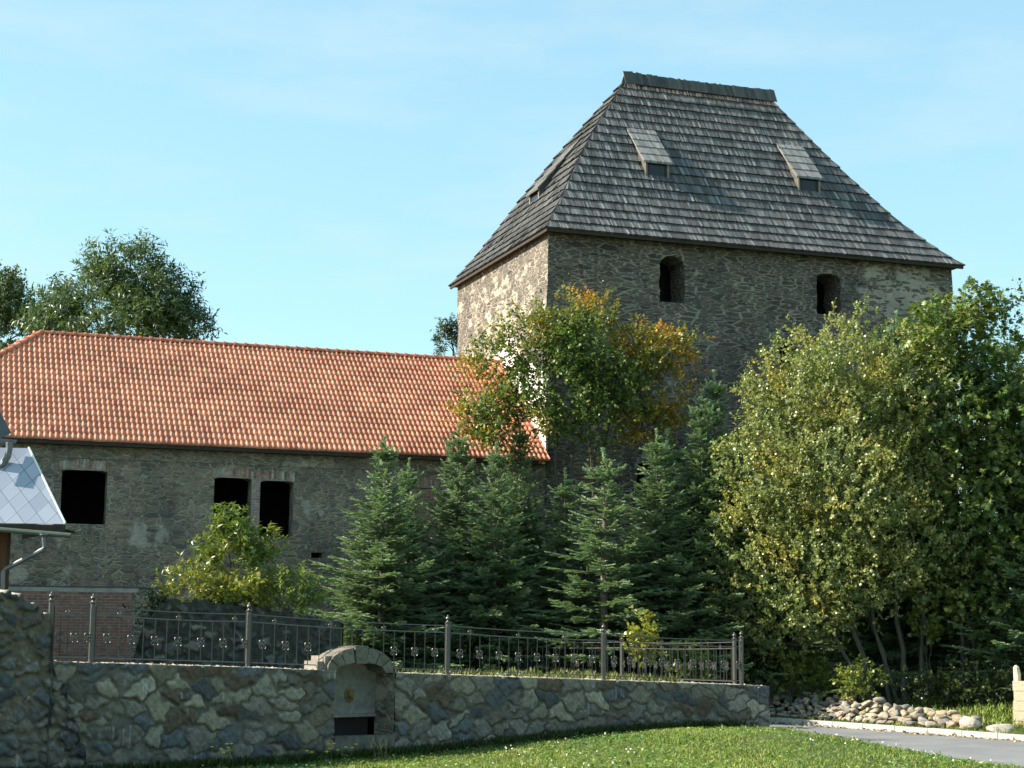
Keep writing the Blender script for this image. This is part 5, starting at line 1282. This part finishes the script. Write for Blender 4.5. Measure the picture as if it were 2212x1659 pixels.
# ---------------------------------------------------------------- grass
rg = np.random.default_rng(77)
def scatter(n, x0, x1, y0, y1, test, zf):
    x = rg.uniform(x0, x1, n); y = rg.uniform(y0, y1, n); k = test(x, y); x, y = x[k], y[k]; return np.c_[x, y, zf(x, y)]
def wall_side(x, y):       # >0 in front of the retaining wall
    yy = np.interp(x, WP[:, 0], WP[:, 1]); return np.where(x < 5.9, yy-y, 9.)
def lawn_test(x, y): return (wall_side(x, y) > .06) & (-kdist(x, y)-road_w(y) > .30)
def tufts(name, P, h, mats, pal, kind_lean=.5, blades=5, width=.05):
    n = len(P); k = np.repeat(np.arange(n), blades); m = len(k); B_ = P[k]+np.c_[rg.normal(0, .02, (m, 2)), np.zeros(m)]
    D = unit(np.c_[rg.normal(0, kind_lean, (m, 2)), np.ones(m)]); N_ = rg.normal(size=(m, 3)); size = np.asarray(h)[k] if hasattr(h, '__len__') else h*rg.uniform(.5, 1.35, m)
    V, Fc, c = leaves(B_, D, N_, size, 'blade'); C = np.array(pal)[rg.integers(len(pal), size=m)]*rg.uniform(.7, 1.35, (m, 1))
    return V, Fc, np.repeat(C, c, axis=0)
GP = [(.13, .21, .035), (.18, .25, .042), (.23, .28, .055), (.29, .29, .085), (.10, .17, .03)]
P1 = scatter(52000, -9, 13, 20.5, 40, lawn_test, ground_z)
clump = clump_noise(np.c_[P1[:, 0], P1[:, 1], P1[:, 0]*0], 2.1, 1.)
V1, F1, C1 = tufts('', P1, .05+.035*np.clip(clump, -.6, 1)+.02*rg.random(len(P1)), None, GP, .55, 4)
P2 = scatter(30000, -9, 12, 20.5, 40, lawn_test, ground_z); P2[:, 2] += .02     # clover leaves among the blades
m = len(P2); Vc, Fc_, cc = leaves(P2+np.c_[np.zeros((m, 2)), rg.uniform(0, .045, m)], rg.normal(size=(m, 3))*np.array((1, 1, .25)), np.array((0, 0, 1.))+rg.normal(0, .4, (m, 3)), rg.uniform(.03, .075, m)*(1+.5*clump_noise(P2*np.array((1, 1, 0)), 1.3, 2.)), 'ovate')
hue = 1.5*(clump_noise(P2*np.array((1, 1, 0))+P2[:, [1, 0, 2]]*np.array((.6, .4, 0)), .9, 4.)[:, None])
Cc_ = (1+.35*np.repeat(hue, cc, axis=0)*np.array((1.3, .7, .3)))*np.repeat(np.array([(.09, .18, .03), (.13, .22, .04), (.18, .26, .06)])[rg.integers(3, size=m)]*rg.uniform(.75, 1.3, (m, 1)), cc, axis=0)
V = np.concatenate([V1, Vc]); Fq = np.concatenate([F1, Fc_+len(V1)])
Pw = scatter(260, -8, 12, 22, 39, lawn_test, ground_z)                         # weedy tufts and rosettes standing above the sward
Vw, Fw, Cw = tufts('', Pw, rg.uniform(.06, .15, len(Pw)), None, [(.12, .19, .04), (.18, .23, .06), (.26, .26, .10)], .5, 7)
V, Fq, C1, Cc_ = np.concatenate([V, Vw]), np.concatenate([Fq, Fw+len(V)]), C1, np.concatenate([Cc_, Cw])
tag(np_mesh('lawn_grass', V, Fq, MT['grassblade'], None, np.concatenate([C1, Cc_])), 'sunlit lawn of grass and clover in front of the retaining wall', 'grass', kind='stuff')
Pf = scatter(900, -7, 11, 23, 38, lawn_test, ground_z); Pf = Pf[clump_noise(Pf*np.array((1, 1, 0)), 1.1, .7) > .12]; m = len(Pf)      # clover heads in drifts
Vf, Ff_, cf = leaves(Pf+np.c_[np.zeros((m, 2)), rg.uniform(.06, .13, m)], rg.normal(size=(m, 3)), rg.normal(size=(m, 3)), rg.uniform(.03, .05, m), 'ovate')
tag(np_mesh('clover_flowers', Vf, Ff_, MT['petal'], None, np.repeat(np.array([(.62, .42, .45), (.70, .62, .60), (.66, .60, .40)])[rg.integers(3, size=m)], cf, axis=0)), 'scattered pale clover heads in the lawn', 'clover flowers', kind='stuff')
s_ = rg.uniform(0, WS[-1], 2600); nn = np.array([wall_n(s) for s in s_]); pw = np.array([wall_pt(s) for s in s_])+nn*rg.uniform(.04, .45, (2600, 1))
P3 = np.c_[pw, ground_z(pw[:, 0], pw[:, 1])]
Va, Fa, Ca = tufts('', P3, rg.uniform(.07, .24, len(P3)), None, [(.05, .09, .02), (.07, .11, .025), (.09, .12, .03)], .4, 5)  # dark blade palette: the shade at the wall foot is in the colour
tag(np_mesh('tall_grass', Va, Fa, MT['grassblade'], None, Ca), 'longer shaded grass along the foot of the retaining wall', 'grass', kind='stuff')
def verge_test(x, y): k = kdist(x, y); return (k > .16) & (k < 4.5)
P4 = scatter(16000, 2, 16, 31, 47, verge_test, lambda x, y: np.interp(kdist(x, y), [.14, .5, 1.1, 1.8, 2.6, 8], [-.815, -.80, -.78, -.72, -.66, .1]))
Vb, Fb, Cb = tufts('', P4, np.where(kdist(P4[:, 0], P4[:, 1]) > 1.3, .22, .09)*rg.uniform(.5, 1.2, len(P4)), None, GP, .5, 4)
tag(np_mesh('verge_grass', Vb, Fb, MT['grassblade'], None, Cb), 'patchy grass strip between the kerb and the trees', 'grass', kind='stuff')
x = rg.uniform(-12, 4, 9000); y = rg.uniform(34, 50, 9000); k = (wall_side(x, y) < -1.35) & ((x-end_pt(0)[0])*.86+(y-end_pt(0)[1])*.5 < -.5)
P5 = np.c_[x[k], y[k], np.full(k.sum(), .10)]
Vd, Fd, Cd = tufts('', P5, rg.uniform(.12, .42, len(P5)), None, [(.07, .10, .025), (.12, .14, .03), (.15, .15, .045)], .4, 5)
tag(np_mesh('terrace_grass', Vd, Fd, MT['grassblade'], None, Cd), 'rough grass on the terrace behind the railing', 'grass', kind='stuff')
# dry leaves in the gutter of the road
t_ = rg.uniform(-9, 11, 900); q = K0[None]+KD[None]*t_[:, None]+KN[None]*(-.05-np.abs(rg.normal(0, .16, 900)))[:, None]
Vl, Fl, cl = leaves(np.c_[q, np.full(900, -.905)], rg.normal(size=(900, 3))*np.array((1, 1, .3)), np.array((0, 0, 1.))+rg.normal(0, .5, (900, 3)), rg.uniform(.05, .13, 900), 'ovate')
tag(np_mesh('fallen_leaves', Vl, Fl, MT['strawleaf'], None, np.repeat(np.array([(.36, .25, .12), (.28, .18, .09), (.42, .33, .18)])[rg.integers(3, size=900)], cl, axis=0)), 'dry fallen leaves lining the road edge below the kerb', 'fallen leaves', kind='stuff')
# weeds by the wall
def weed(px, Y, n, h, label, flower, seed, off=.35):
    rg_ = np.random.default_rng(seed); s = s_at_px(px); p = wall_pt(s)+wall_n(s)*off; z = gz(*p); root = empty('weed', (*p, z-.03), label, 'wild plant', 'wild plants at the wall foot'); mb = MB(); fls = []; Ps = []; Ds = []
    for i in range(n):
        q0 = np.array((*p, z-.03))+np.array((rg_.normal(0, .10), rg_.normal(0, .06), 0)); hh = h*rg_.uniform(.65, 1.1); q1 = q0+np.array((rg_.normal(0, .10), rg_.normal(0, .05), hh))
        mb.tube([q0, (q0+q1)/2+np.array((rg_.normal(0, .02), 0, .02)), q1], [.006, .005, .003], 4, c=(.10, .13, .04) if flower else (.30, .24, .13))
        fl = MB(); fls.append(fl)
        if flower: fl.lathe(q1, [(.008, 0), (.034, .012), (.036, .02), (.012, .026)], 8, c=(.80, .55, .03))
        else:
            for k in range(9): qq = q0+(q1-q0)*(.62+.04*k); fl.tube([qq, qq+np.array((rg_.normal(0, .016), rg_.normal(0, .012), .035))], [.007, .002], 4, c=(.36, .28, .15))
        for k in range(8): Ps.append(q0+(q1-q0)*rg_.uniform(.0, .6)); Ds.append((rg_.normal(), rg_.normal(), .5))
    mb.build('stem', MT['petal'], root, col=True); [f_.build('flower_head' if flower else 'seed_head', MT['petal'], root, col=True) for f_ in fls]
    V_, F_, c_ = leaves(np.array(Ps), np.array(Ds), np.array((0, 0, 1.))+rg_.normal(0, .5, (len(Ps), 3)), rg_.uniform(.06, .13, len(Ps)), 'lance')
    np_mesh('leaves', V_-np.array(root.location)[None], F_, MT['grassblade'], root, np.repeat(np.array([(.08, .13, .03), (.12, .16, .04)])[rg_.integers(2, size=len(Ps))], c_, axis=0))
weed(706, 0, 7, .34, 'yellow flowered weed left of the fountain', True, 1); weed(672, 0, 3, .22, 'small low yellow flowered weed further left of the fountain', True, 2)
weed(790, 0, 9, .46, 'dry straw coloured seed stalks right in front of the fountain basin', False, 3, .5)
weed(480, 0, 8, .42, 'shaded wild plant with small yellow flowers under the wall at left', True, 4, .3)
